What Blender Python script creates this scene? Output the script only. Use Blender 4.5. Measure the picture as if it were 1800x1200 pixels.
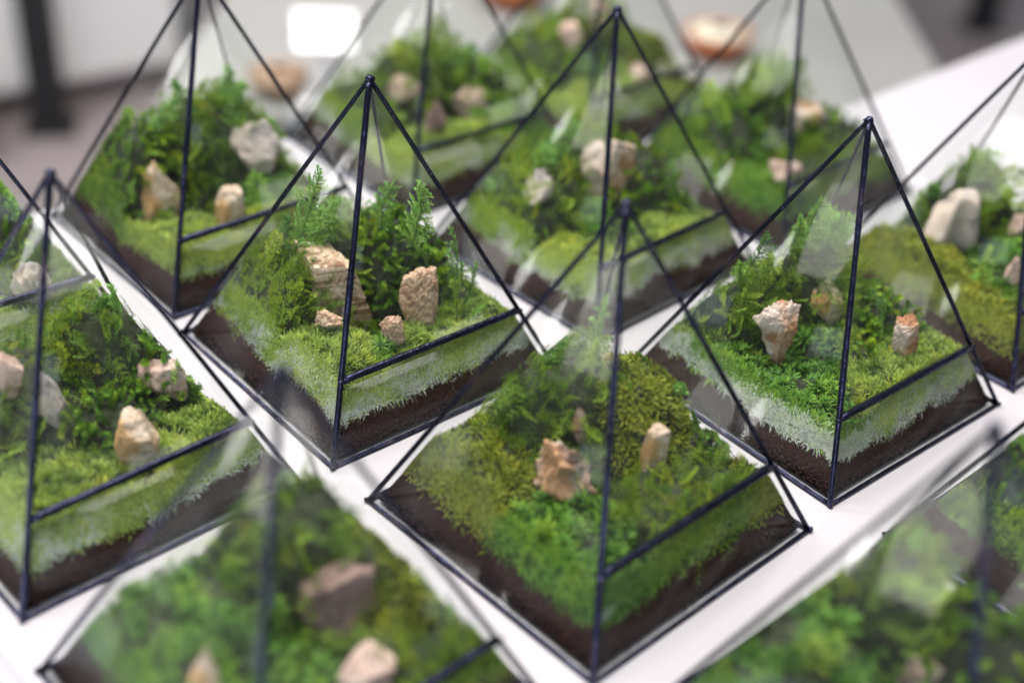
import bpy, math, random
import numpy as np
from mathutils import Matrix, Vector

# ------------------------------------------------------------------ clear
for o in list(bpy.data.objects):
    bpy.data.objects.remove(o)
scene = bpy.context.scene
col = scene.collection
S = 0.15                      # one terrarium base width, in metres

# ------------------------------------------------------------------ camera
PITCH, ROLL, CAMH = 0.581625, 0.072933, 2.84637716
camd = bpy.data.cameras.new('camera')
camd.sensor_fit = 'HORIZONTAL'
camd.sensor_width = 36.0
camd.lens = 2367.5 / 1800 * 36.0
camd.clip_start = 0.01
camd.clip_end = 60
camd.dof.use_dof = True
camd.dof.focus_distance = 4.55 * S
camd.dof.aperture_fstop = 2.6
cam = bpy.data.objects.new('camera', camd)
col.objects.link(cam)
_c, _s = math.cos(PITCH), math.sin(PITCH)
_fw, _up, _rt = Vector((0, _c, -_s)), Vector((0, _s, _c)), Vector((1, 0, 0))
_r2 = _rt * math.cos(ROLL) + _up * math.sin(ROLL)
_u2 = _up * math.cos(ROLL) - _rt * math.sin(ROLL)
cam.matrix_world = Matrix(((_r2.x, _u2.x, -_fw.x, 0), (_r2.y, _u2.y, -_fw.y, 0),
                           (_r2.z, _u2.z, -_fw.z, CAMH * S), (0, 0, 0, 1)))
scene.camera = cam

# ------------------------------------------------------------------ room light
world = bpy.data.worlds.new('World')
scene.world = world
world.use_nodes = True
bg = world.node_tree.nodes['Background']
bg.inputs[0].default_value = (0.80, 0.86, 1.0, 1)
bg.inputs[1].default_value = 0.28


def area(name, loc, target, sx, sy, power, color):
    l = bpy.data.lights.new(name, 'AREA')
    l.shape = 'RECTANGLE'
    l.size, l.size_y, l.energy, l.color = sx, sy, power, color
    o = bpy.data.objects.new(name, l)
    o.location = loc
    o.rotation_euler = (Vector(target) - Vector(loc)).to_track_quat('-Z', 'Y').to_euler()
    col.objects.link(o)
    return o


area('overhead_light', (-0.2, 0.9, 1.9), (0.05, 0.65, 0), 1.9, 1.4, 82, (1.0, 0.97, 0.93))
area('overhead_light', (-1.3, 1.6, 1.4), (-1.0, 2.4, -0.5), 0.8, 0.5, 34, (1.0, 0.98, 0.96))  # added lamp at the back left, only to brighten the white cabinet
area('window_light', (-0.45, -1.7, 0.95), (0.0, 0.65, 0), 1.3, 0.9, 18, (0.72, 0.84, 1.0))

scene.view_settings.view_transform = 'Standard'
scene.view_settings.look = 'None'
scene.view_settings.exposure = 0.22
scene.view_settings.gamma = 1.0
scene.view_settings.use_curve_mapping = False
scene.render.engine = 'CYCLES'
cy = scene.cycles
cy.max_bounces = 8
cy.diffuse_bounces = 3
cy.glossy_bounces = 3
cy.transmission_bounces = 3
cy.transparent_max_bounces = 48
cy.caustics_reflective = False
cy.caustics_refractive = False
cy.sample_clamp_indirect = 4.0
cy.use_denoising = True
try:
    cy.denoiser = 'OPENIMAGEDENOISE'
except Exception:
    pass

# ------------------------------------------------------------------ noise
def _hash(ix, iy, iz, seed):
    h = (ix * 374761393 + iy * 668265263 + iz * 2147483647 + seed * 144665) & 0xffffffff
    h = ((h ^ (h >> 13)) * 1274126177) & 0xffffffff
    h = ((h ^ (h >> 16)) * 2246822519) & 0xffffffff
    return ((h ^ (h >> 15)) & 0xffff) / 65535.0


def vnoise(p, seed=0):
    """value noise in 0..1 at points p (N,3)"""
    p = np.asarray(p, float)
    i = np.floor(p).astype(np.int64)
    f = p - i
    f = f * f * (3 - 2 * f)
    r = 0
    for dx in (0, 1):
        wx = f[:, 0] if dx else 1 - f[:, 0]
        for dy in (0, 1):
            wy = f[:, 1] if dy else 1 - f[:, 1]
            for dz in (0, 1):
                wz = f[:, 2] if dz else 1 - f[:, 2]
                r = r + wx * wy * wz * _hash(i[:, 0] + dx, i[:, 1] + dy, i[:, 2] + dz, seed)
    return r


def fbm(p, seed=0, octv=4):
    r, a, t = 0, 1.0, 0
    p = np.asarray(p, float)
    for k in range(octv):
        r = r + a * vnoise(p, seed + k * 17)
        t += a
        a *= 0.5
        p = p * 2.03 + 11.3
    return r / t


def n2(x, y, seed, octv=3):
    return fbm(np.stack([x, y, np.zeros_like(x) + 0.37], -1), seed, octv)


# ------------------------------------------------------------------ mesh helpers
def mesh_np(name, V, T, mats, smooth=False, attrs=None, mat_idx=None):
    V = np.ascontiguousarray(V, dtype=np.float32)
    T = np.ascontiguousarray(T, dtype=np.int32)
    me = bpy.data.meshes.new(name)
    me.vertices.add(len(V))
    me.vertices.foreach_set('co', V.ravel())
    n, k = T.shape
    me.loops.add(n * k)
    me.loops.foreach_set('vertex_index', T.ravel())
    me.polygons.add(n)
    me.polygons.foreach_set('loop_start', np.arange(0, n * k, k, dtype=np.int32))
    me.polygons.foreach_set('loop_total', np.full(n, k, dtype=np.int32))
    if smooth:
        me.polygons.foreach_set('use_smooth', np.ones(n, dtype=bool))
    for m in (mats if isinstance(mats, (list, tuple)) else [mats]):
        me.materials.append(m)
    if mat_idx is not None:
        me.polygons.foreach_set('material_index', np.ascontiguousarray(mat_idx, dtype=np.int32))
    if attrs:
        for a, d in attrs.items():
            at = me.attributes.new(a, 'FLOAT', 'POINT')
            at.data.foreach_set('value', np.ascontiguousarray(d, dtype=np.float32))
    me.update()
    me.validate()
    return me


def obj(name, me, parent=None, loc=(0, 0, 0), rz=0.0):
    o = bpy.data.objects.new(name, me)
    col.objects.link(o)
    o.location = loc
    o.rotation_euler = (0, 0, rz)
    if parent:
        o.parent = parent
    return o


def tag(o, label=None, cat=None, group=None, kind=None):
    if label:
        o['label'] = label
    if cat:
        o['category'] = cat
    if group:
        o['group'] = group
    if kind:
        o['kind'] = kind
    return o


def box_me(name, x0, x1, y0, y1, z0, z1, mat, bev=0.0):
    import bmesh
    bm = bmesh.new()
    v = [bm.verts.new((x, y, z)) for x in (x0, x1) for y in (y0, y1) for z in (z0, z1)]
    for f in ((0, 1, 3, 2), (4, 6, 7, 5), (0, 4, 5, 1), (2, 3, 7, 6), (0, 2, 6, 4), (1, 5, 7, 3)):
        bm.faces.new([v[i] for i in f])
    bmesh.ops.recalc_face_normals(bm, faces=bm.faces)
    if bev:
        bmesh.ops.bevel(bm, geom=bm.edges[:], offset=bev, segments=3, affect='EDGES', profile=0.5)
    me = bpy.data.meshes.new(name)
    bm.to_mesh(me)
    bm.free()
    me.materials.append(mat)
    return me


# ------------------------------------------------------------------ materials
def new_mat(name):
    m = bpy.data.materials.new(name)
    m.use_nodes = True
    nt = m.node_tree
    for n in list(nt.nodes):
        nt.nodes.remove(n)
    out = nt.nodes.new('ShaderNodeOutputMaterial')
    return m, nt, out


def N(nt, kind, **kw):
    n = nt.nodes.new(kind)
    for k, v in kw.items():
        if k.startswith('i_'):
            key = k[2:]
            key = int(key) if key.isdigit() else key.replace('_', ' ')
            n.inputs[key].default_value = v
        else:
            setattr(n, k, v)
    return n


def ramp(nt, stops, fac=None):
    r = nt.nodes.new('ShaderNodeValToRGB')
    e = r.color_ramp.elements
    while len(e) < len(stops):
        e.new(0.5)
    for k, (p, c) in enumerate(stops):
        e[k].position = p
        e[k].color = (*c, 1)
    if fac is not None:
        nt.links.new(fac, r.inputs[0])
    return r


def mixc(nt, fac, a, b, mode='MIX'):
    m = nt.nodes.new('ShaderNodeMix')
    m.data_type = 'RGBA'
    m.blend_type = mode
    L = nt.links.new
    if isinstance(fac, (int, float)):
        m.inputs[0].default_value = fac
    else:
        L(fac, m.inputs[0])
    for idx, v in ((6, a), (7, b)):
        if isinstance(v, tuple):
            m.inputs[idx].default_value = (*v, 1)
        else:
            L(v, m.inputs[idx])
    return m.outputs[2]


def simple_mat(name, color, rough=0.5, metallic=0.0, noise_scale=20, noise_amt=0.15, bump=0.0, spec=0.5):
    m, nt, out = new_mat(name)
    L = nt.links.new
    p = N(nt, 'ShaderNodeBsdfPrincipled', i_Roughness=rough, i_Metallic=metallic)
    p.inputs['Specular IOR Level'].default_value = spec
    tc = N(nt, 'ShaderNodeTexCoord')
    nz = N(nt, 'ShaderNodeTexNoise', i_Scale=noise_scale, i_Detail=5.0)
    L(tc.outputs['Object'], nz.inputs['Vector'])
    dark = tuple(c * (1 - noise_amt) for c in color)
    lite = tuple(min(1, c * (1 + noise_amt)) for c in color)
    r = ramp(nt, [(0.3, dark), (0.7, lite)], nz.outputs['Fac'])
    L(r.outputs[0], p.inputs['Base Color'])
    if bump:
        b = N(nt, 'ShaderNodeBump', i_Strength=0.6, i_Distance=bump)
        L(nz.outputs['Fac'], b.inputs['Height'])
        L(b.outputs[0], p.inputs['Normal'])
    L(p.outputs[0], out.inputs[0])
    return m


def moss_mat(name, base, tip, tone_hue, transl=0.3):
    """base->tip along each blade, 'tone' varies blade by blade towards tone_hue"""
    m, nt, out = new_mat(name)
    L = nt.links.new
    at = N(nt, 'ShaderNodeAttribute', attribute_name='tip')
    an = N(nt, 'ShaderNodeAttribute', attribute_name='tone')
    r = ramp(nt, [(0.0, base), (0.85, tip)], at.outputs['Fac'])
    tr = ramp(nt, [(0.0, (0.34, 0.42, 0.42)), (0.5, (0.95, 0.97, 0.95)), (0.93, tone_hue), (1.0, tuple(0.5 * a + 0.5 * b for a, b in zip(tone_hue, (1.6, 0.8, 0.4))))], an.outputs['Fac'])
    c = mixc(nt, 1.0, r.outputs[0], tr.outputs[0], 'MULTIPLY')
    p = N(nt, 'ShaderNodeBsdfPrincipled', i_Roughness=0.55)
    p.inputs['Specular IOR Level'].default_value = 0.3
    L(c, p.inputs['Base Color'])
    t = N(nt, 'ShaderNodeBsdfTranslucent')
    L(c, t.inputs['Color'])
    mx = N(nt, 'ShaderNodeMixShader', i_0=transl)
    L(p.outputs[0], mx.inputs[1])
    L(t.outputs[0], mx.inputs[2])
    L(mx.outputs[0], out.inputs[0])
    return m


M = {}  # green mosses: tips lighter by nature, bases darkened further as shade between clumps
M['cushion'] = moss_mat('cushion_moss', (0.12, 0.19, 0.028), (0.52, 0.67, 0.16), (1.3, 1.12, 0.75))
M['feather'] = moss_mat('feather_moss', (0.05, 0.10, 0.011), (0.31, 0.51, 0.055), (1.6, 1.2, 0.7))
M['dark'] = moss_mat('dark_moss', (0.018, 0.05, 0.006), (0.215, 0.41, 0.04), (1.8, 1.3, 0.8))
M['star'] = moss_mat('star_moss', (0.02, 0.075, 0.013), (0.20, 0.42, 0.05), (1.6, 1.2, 0.8))
M['olive'] = moss_mat('olive_moss', (0.07, 0.085, 0.009), (0.39, 0.45, 0.065), (1.3, 1.15, 0.8))
M['pale'] = moss_mat('pale_moss', (0.44, 0.46, 0.38), (0.72, 0.72, 0.68), (0.66, 0.98, 0.34), 0.2)
M['sprig'] = moss_mat('sprig_leaf', (0.14, 0.32, 0.06), (0.38, 0.66, 0.16), (1.4, 1.1, 0.7))
M['stem'] = simple_mat('sprig_stem', (0.13, 0.20, 0.05), 0.6)
M['duff'] = simple_mat('moss_underlayer', (0.022, 0.030, 0.010), 0.9, noise_scale=300, noise_amt=0.5, bump=0.002)
M['pale_duff'] = simple_mat('pale_underlayer', (0.42, 0.43, 0.33), 0.9, noise_scale=350, noise_amt=0.45, bump=0.002)


def soil_mat():
    m, nt, out = new_mat('dark_soil')
    L = nt.links.new
    tc = N(nt, 'ShaderNodeTexCoord')
    nz = N(nt, 'ShaderNodeTexNoise', i_Scale=900.0, i_Detail=3.0)
    L(tc.outputs['Object'], nz.inputs['Vector'])
    r = ramp(nt, [(0.34, (0.003, 0.0008, 0.0006)), (0.55, (0.022, 0.0055, 0.0035)), (0.8, (0.085, 0.026, 0.017))], nz.outputs['Fac'])
    p = N(nt, 'ShaderNodeBsdfPrincipled', i_Roughness=0.85)
    p.inputs['Specular IOR Level'].default_value = 0.2
    L(r.outputs[0], p.inputs['Base Color'])
    b = N(nt, 'ShaderNodeBump', i_Strength=0.7, i_Distance=0.0008)
    L(nz.outputs['Fac'], b.inputs['Height'])
    L(b.outputs[0], p.inputs['Normal'])
    L(p.outputs[0], out.inputs[0])
    return m


M['soil'] = soil_mat()


def glass_mat():
    m, nt, out = new_mat('clear_glass')
    L = nt.links.new
    lw = N(nt, 'ShaderNodeLayerWeight', i_Blend=0.5)
    pw = N(nt, 'ShaderNodeMath', operation='POWER', i_1=5.0)
    L(lw.outputs['Facing'], pw.inputs[0])
    ma = N(nt, 'ShaderNodeMath', operation='MULTIPLY_ADD', i_1=0.09, i_2=0.013)
    L(pw.outputs[0], ma.inputs[0])
    tr = N(nt, 'ShaderNodeBsdfTransparent')
    tr.inputs[0].default_value = (0.99, 0.997, 0.993, 1)
    gl = N(nt, 'ShaderNodeBsdfGlossy', i_Roughness=0.11)
    gl.inputs[0].default_value = (1, 1, 1, 1)
    mx = N(nt, 'ShaderNodeMixShader')
    L(ma.outputs[0], mx.inputs[0])
    L(tr.outputs[0], mx.inputs[1])
    L(gl.outputs[0], mx.inputs[2])
    # thin film of dust and dried condensation
    tc = N(nt, 'ShaderNodeTexCoord')
    nz = N(nt, 'ShaderNodeTexNoise', i_Scale=16.0, i_Detail=5.0, i_Roughness=0.6)
    L(tc.outputs['Object'], nz.inputs['Vector'])
    fr = ramp(nt, [(0.48, (0.0004,) * 3), (0.64, (0.004,) * 3), (0.8, (0.024,) * 3)], nz.outputs['Fac'])
    sp = N(nt, 'ShaderNodeTexVoronoi', i_Scale=170.0)
    L(tc.outputs['Object'], sp.inputs['Vector'])
    sr = ramp(nt, [(0.045, (0.30,) * 3), (0.075, (0.0,) * 3)], sp.outputs['Distance'])
    sc = N(nt, 'ShaderNodeSeparateColor')
    L(sp.outputs['Color'], sc.inputs[0])
    gt = N(nt, 'ShaderNodeMath', operation='GREATER_THAN', i_1=0.93)
    L(sc.outputs[0], gt.inputs[0])
    ml = N(nt, 'ShaderNodeMath', operation='MULTIPLY')
    L(sr.outputs[0], ml.inputs[0])
    L(gt.outputs[0], ml.inputs[1])
    ad = N(nt, 'ShaderNodeMath', operation='ADD')
    L(fr.outputs[0], ad.inputs[0])
    L(ml.outputs[0], ad.inputs[1])
    df = N(nt, 'ShaderNodeBsdfDiffuse')
    df.inputs[0].default_value = (0.85, 0.87, 0.88, 1)
    tl = N(nt, 'ShaderNodeBsdfTranslucent')
    tl.inputs[0].default_value = (0.85, 0.87, 0.88, 1)
    dm = N(nt, 'ShaderNodeMixShader', i_0=0.5)
    L(df.outputs[0], dm.inputs[1])
    L(tl.outputs[0], dm.inputs[2])
    m2 = N(nt, 'ShaderNodeMixShader')
    L(ad.outputs[0], m2.inputs[0])
    L(mx.outputs[0], m2.inputs[1])
    L(dm.outputs[0], m2.inputs[2])
    L(m2.outputs[0], out.inputs[0])
    return m


M['glass'] = glass_mat()


def lead_mat():
    m, nt, out = new_mat('black_patina_solder')
    L = nt.links.new
    tc = N(nt, 'ShaderNodeTexCoord')
    nz = N(nt, 'ShaderNodeTexNoise', i_Scale=260.0, i_Detail=4.0)
    L(tc.outputs['Object'], nz.inputs['Vector'])
    n3 = N(nt, 'ShaderNodeTexNoise', i_Scale=45.0, i_Detail=3.0)
    L(tc.outputs['Object'], n3.inputs['Vector'])
    r = ramp(nt, [(0.3, (0.012, 0.012, 0.024)), (0.58, (0.032, 0.034, 0.072)), (0.75, (0.12, 0.08, 0.095))], n3.outputs['Fac'])
    p = N(nt, 'ShaderNodeBsdfPrincipled', i_Metallic=0.85)
    L(r.outputs[0], p.inputs['Base Color'])
    rr = N(nt, 'ShaderNodeMapRange', i_3=0.10, i_4=0.38)
    L(nz.outputs['Fac'], rr.inputs[0])
    L(rr.outputs[0], p.inputs['Roughness'])
    b = N(nt, 'ShaderNodeBump', i_Strength=0.7, i_Distance=0.0016)
    nb_ = N(nt, 'ShaderNodeTexNoise', i_Scale=130.0, i_Detail=3.0)
    L(tc.outputs['Object'], nb_.inputs['Vector'])
    L(nb_.outputs['Fac'], b.inputs['Height'])
    L(b.outputs[0], p.inputs['Normal'])
    L(p.outputs[0], out.inputs[0])
    return m


M['lead'] = lead_mat()


def stone_mat(name, c0, c1, c2, strata=0.0, vein=None):
    m, nt, out = new_mat(name)
    L = nt.links.new
    tc = N(nt, 'ShaderNodeTexCoord')
    n1 = N(nt, 'ShaderNodeTexNoise', i_Scale=70.0, i_Detail=6.0, i_Roughness=0.65)
    L(tc.outputs['Object'], n1.inputs['Vector'])
    r = ramp(nt, [(0.30, c0), (0.5, c1), (0.68, c2)], n1.outputs['Fac'])
    c = r.outputs[0]
    n4 = N(nt, 'ShaderNodeTexNoise', i_Scale=330.0, i_Detail=7.0, i_Roughness=0.7)
    L(tc.outputs['Object'], n4.inputs['Vector'])
    g = ramp(nt, [(0.32, (0.42, 0.37, 0.35)), (0.48, (0.92, 0.90, 0.88)), (0.65, (1.1, 1.08, 1.05))], n4.outputs['Fac'])
    c = mixc(nt, 1.0, c, g.outputs[0], 'MULTIPLY')
    if strata:
        mp = N(nt, 'ShaderNodeMapping')
        mp.inputs['Scale'].default_value = (14, 14, 300)
        L(tc.outputs['Object'], mp.inputs['Vector'])
        n5 = N(nt, 'ShaderNodeTexNoise', i_Scale=1.0, i_Detail=4.0, i_Distortion=0.6)
        L(mp.outputs[0], n5.inputs['Vector'])
        s = ramp(nt, [(0.40, (0.34, 0.23, 0.17)), (0.50, (1, 1, 1))], n5.outputs['Fac'])
        c = mixc(nt, strata, c, s.outputs[0], 'MULTIPLY')
    if vein:
        n6 = N(nt, 'ShaderNodeTexNoise', i_Scale=38.0, i_Detail=4.0)
        mp2 = N(nt, 'ShaderNodeMapping')
        mp2.inputs['Location'].default_value = (3.1, 1.7, 0.4)
        L(tc.outputs['Object'], mp2.inputs['Vector'])
        L(mp2.outputs[0], n6.inputs['Vector'])
        v = ramp(nt, [(0.51, (0, 0, 0)), (0.60, (1, 1, 1))], n6.outputs['Fac'])
        c = mixc(nt, v.outputs[0], c, vein)
    p = N(nt, 'ShaderNodeBsdfPrincipled', i_Roughness=0.75)
    p.inputs['Specular IOR Level'].default_value = 0.3
    L(c, p.inputs['Base Color'])
    b = N(nt, 'ShaderNodeBump', i_Strength=0.9, i_Distance=0.0012)
    L(n4.outputs['Fac'], b.inputs['Height'])
    L(b.outputs[0], p.inputs['Normal'])
    L(p.outputs[0], out.inputs[0])
    return m


M['buff'] = stone_mat('buff_layered_stone', (0.52, 0.34, 0.22), (0.76, 0.56, 0.40), (0.86, 0.70, 0.54), 0.9)
M['pitted'] = stone_mat('pitted_tan_stone', (0.36, 0.21, 0.13), (0.66, 0.45, 0.31), (0.80, 0.62, 0.46), 0.0)
M['rust'] = stone_mat('rusty_stone', (0.34, 0.14, 0.06), (0.54, 0.28, 0.15), (0.66, 0.45, 0.31), 0.0, (0.66, 0.52, 0.44))
M['tan'] = stone_mat('tan_stone', (0.42, 0.30, 0.22), (0.62, 0.49, 0.38), (0.78, 0.68, 0.58), 0.0, (0.55, 0.32, 0.14))
M['grey'] = stone_mat('grey_stone', (0.30, 0.26, 0.25), (0.48, 0.42, 0.40), (0.66, 0.58, 0.55), 0.0, (0.62, 0.50, 0.42))
M['pink'] = stone_mat('pink_stone', (0.46, 0.30, 0.25), (0.66, 0.47, 0.40), (0.80, 0.64, 0.56), 0.0)
M['brown'] = stone_mat('brown_stone', (0.14, 0.085, 0.075), (0.26, 0.17, 0.15), (0.42, 0.29, 0.25), 0.0)
M['gnarl'] = stone_mat('gnarled_stone', (0.14, 0.09, 0.07), (0.46, 0.34, 0.27), (0.74, 0.62, 0.54), 0.85, (0.50, 0.28, 0.15))

M['table'] = simple_mat('white_laminate', (0.48, 0.45, 0.475), 0.10, noise_scale=3, noise_amt=0.03, spec=0.9)
M['table_side'] = simple_mat('white_board', (0.86, 0.85, 0.85), 0.4, noise_scale=3, noise_amt=0.02)
M['floor'] = simple_mat('brown_grey_floor', (0.24, 0.20, 0.20), 0.55, noise_scale=6, noise_amt=0.15)
M['black'] = simple_mat('black_steel', (0.006, 0.006, 0.008), 0.6, noise_amt=0.1)
M['terracotta'] = simple_mat('terracotta', (0.36, 0.11, 0.04), 0.7, noise_amt=0.15)
M['cream'] = simple_mat('cream_glaze', (0.56, 0.53, 0.42), 0.5, noise_amt=0.05)
M['ochre'] = simple_mat('ochre_sand', (0.30, 0.20, 0.13), 0.8, noise_amt=0.2)
M['plum'] = simple_mat('plum_grey_floor', (0.17, 0.105, 0.13), 0.6, noise_amt=0.15)

# ------------------------------------------------------------------ layout
# name: centre x, y (in base widths), yaw, height / base, size
T = {
 'A': (-0.5341, 4.1859, -0.0395, 1.0928, 1.0079), 'C': (1.1247, 4.1691, -0.0486, 1.1009, 0.9921),
 'D': (0.2877, 3.335, 0.0089, 1.129, 1.0159), 'E': (-1.3348, 3.3843, 0.0125, 1.1179, 0.9707),
 'B': (-1.2896, 5.021, -0.014, 1.1286, 1.0166), 'F': (-0.5217, 2.5277, 0.0103, 1.0824, 0.9928),
 'G': (0.3124, 5.0602, 0.0133, 1.0883, 1.0064), 'H': (-0.4615, 5.9651, -0.031, 1.1195, 1.0119),
 'I': (1.1498, 5.8775, 0.0034, 1.1118, 1.0044), 'J': (1.9164, 4.938, -0.019, 1.1089, 1.0011),
 'K': (1.1056, 2.4853, -0.0272, 1.0895, 0.9992), 'L': (-2.0927, 4.2025, -0.0533, 1.1214, 1.0012),
 'P': (1.9517, 3.3238, -0.0314, 1.0986, 0.9999), 'M': (0.303, 6.68, 0.0, 1.107, 1.0),
}
# what singles each terrarium out
DESC = {
 'A': 'layered buff block', 'C': 'funnel-shaped rusty stone', 'D': 'gnarled striped stone',
 'E': 'tall pointed grey slab', 'B': 'big grey-pink boulder', 'F': 'dark brown boulder',
 'G': 'cleft pink stone', 'H': 'small purple cone stone', 'I': 'upright pale-orange stone',
 'J': 'arched mauve stone', 'K': 'half-sunk pinkish stone', 'L': 'low forked grey stone',
 'P': 'dark moss and brown pebble', 'M': 'three pale round stones',
}
# moss cushions: kind, x, y, radius x, radius y, top height; local axes: +x is the barred side, -y the side left of it
MOUNDS = {
 'A': [('cushion', .19, -.28, .20, .17, .255), ('cushion', .30, .10, .18, .38, .215), ('cushion', .22, .36, .2, .16, .22),
       ('feather', -.22, -.25, .24, .2, .33), ('dark', -.12, .20, .23, .22, .39), ('feather', -.27, .02, .2, .22, .37),
       ('star', .25, -.11, .09, .085, .215), ('feather', .10, .33, .13, .12, .235)],
 'C': [('feather', -.30, -.14, .18, .22, .35), ('star', -.10, -.335, .24, .10, .20), ('feather', -.25, .14, .22, .22, .42), ('dark', .02, .30, .2, .18, .30),
       ('star', .19, -.25, .2, .2, .20), ('cushion', .28, .16, .2, .38, .24), ('star', .03, .0, .13, .12, .24),
       ('dark', .19, .04, .09, .08, .24)],
 'D': [('olive', -.26, -.27, .26, .22, .28), ('feather', -.26, .06, .24, .24, .42), ('olive', -.06, .22, .2, .2, .40),
       ('star', .16, -.27, .24, .2, .205), ('dark', .02, .33, .16, .14, .30), ('feather', .25, .12, .2, .28, .235),
       ('olive', .30, .30, .14, .16, .2)],
 'E': [('dark', -.06, .05, .24, .24, .27), ('feather', -.25, .22, .22, .2, .42), ('feather', -.25, -.2, .24, .24, .36),
       ('dark', -.08, .30, .16, .14, .34), ('cushion', .26, .22, .2, .26, .21), ('cushion', .22, -.22, .24, .24, .22)],
 'B': [('dark', -.26, -.27, .2, .2, .40), ('feather', -.20, .14, .26, .24, .44), ('dark', -.14, -.24, .14, .14, .24),
       ('cushion', .26, -.26, .2, .18, .19), ('star', .12, .14, .13, .12, .24), ('cushion', .3, .16, .16, .3, .2)],
 'G': [('feather', -.22, -.2, .26, .24, .36), ('dark', -.06, .28, .24, .2, .36), ('cushion', .24, -.30, .2, .15, .23),
       ('cushion', .3, .12, .17, .32, .22), ('feather', -.3, .12, .18, .2, .40), ('star', .05, -.06, .15, .15, .24)],
 'H': [('feather', -.24, .1, .24, .26, .40), ('feather', -.22, -.27, .22, .2, .30), ('cushion', .26, -.12, .2, .3, .215),
       ('star', .2, .28, .17, .15, .235), ('dark', -.02, .30, .2, .16, .34)],
 'I': [('feather', -.24, .16, .24, .24, .42), ('dark', -.20, -.24, .24, .22, .34), ('star', .2, -.3, .22, .16, .2),
       ('dark', .12, .32, .2, .16, .30), ('feather', .28, .05, .18, .25, .22)],
 'J': [('feather', -.25, .18, .22, .22, .44), ('olive', -.16, -.26, .26, .2, .26), ('star', .2, -.02, .18, .18, .30),
       ('olive', .22, -.30, .22, .16, .21), ('dark', .05, .3, .2, .18, .3)],
 'K': [('feather', -.27, .16, .22, .24, .42), ('star', -.24, -.22, .24, .22, .34), ('dark', .05, .26, .24, .2, .33),
       ('star', .2, -.22, .22, .22, .24), ('cushion', .3, .2, .16, .24, .21)],
 'F': [('feather', -.25, .14, .24, .24, .42), ('star', -.14, -.22, .26, .22, .31), ('olive', -.02, .30, .22, .17, .34),
       ('feather', .26, .22, .2, .24, .23), ('star', .22, -.16, .2, .22, .22)],
 'L': [('dark', -.12, .26, .24, .2, .36), ('feather', -.24, -.1, .24, .3, .38), ('feather', .2, .28, .2, .2, .23),
       ('cushion', .26, -.12, .2, .3, .2)],
 'P': [('dark', -.22, .0, .26, .4, .40), ('dark', -.1, -.3, .3, .18, .30), ('feather', .2, -.2, .24, .26, .25),
       ('olive', .25, .2, .2, .25, .22)],
 'M': [('feather', -.24, .16, .26, .26, .42), ('feather', -.2, -.24, .26, .22, .33), ('cushion', .26, -.1, .2, .34, .21),
       ('olive', .06, .28, .24, .18, .32), ('star', .0, -.05, .16, .14, .25)],
}
# detail per terrarium: blades are thinned where the lens blurs them
LOD = {'A': 1.0, 'C': 1.0, 'B': .6, 'D': .6, 'E': .6, 'G': .55, 'J': .5, 'L': .5, 'I': .4, 'H': .4, 'K': .35, 'F': .35, 'P': .35, 'M': .35}
SOILTOP = 0.105
PALE = {'A': .62, 'C': .78, 'D': .12, 'E': .35, 'B': .2, 'G': .6, 'H': .4, 'I': .15, 'J': .15, 'K': .45, 'F': .15, 'L': .5, 'P': .1, 'M': .3}
SEED = {k: 100 + 37 * i for i, k in enumerate(T)}


def zlimit(n, x, y, inset=0.024):
    h = T[n][3]
    return h * (1 - 2 * (np.maximum(np.abs(x), np.abs(y)) + inset))


def field(n, x, y):
    """height of the moss surface and the index of the cushion that owns the spot"""
    sd = SEED[n]
    x = np.asarray(x, float)
    y = np.asarray(y, float)
    best = SOILTOP + 0.0 + 0.03 * n2(x * 7, y * 7, sd)
    own = np.zeros(x.shape, int)
    bd = np.full(x.shape, 1e9)
    wx = x + 0.05 * (n2(x * 9, y * 9, sd + 1) - .5)
    wy = y + 0.05 * (n2(x * 9, y * 9, sd + 2) - .5)
    for i, (k, mx, my, rx, ry, top) in enumerate(MOUNDS[n]):
        d2 = ((wx - mx) / rx) ** 2 + ((wy - my) / ry) ** 2
        tp = top * (1.10 if top > .3 else 1.0)
        z = 0.10 + (tp - 0.10) * np.clip(1.25 - d2, 0, 1) ** 0.55
        near = (z <= best) & (d2 < bd) & (best < 0.15)
        own = np.where(near, i, own)
        bd = np.minimum(bd, d2)
        up = z > best
        best = np.where(up, z, best)
        own = np.where(up, i, own)
    best = best + 0.055 * (n2(x * 15, y * 15, sd + 3) - .5) + 0.028 * (n2(x * 42, y * 42, sd + 4) - .5)
    return np.minimum(best, zlimit(n, x, y)), own

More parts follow.
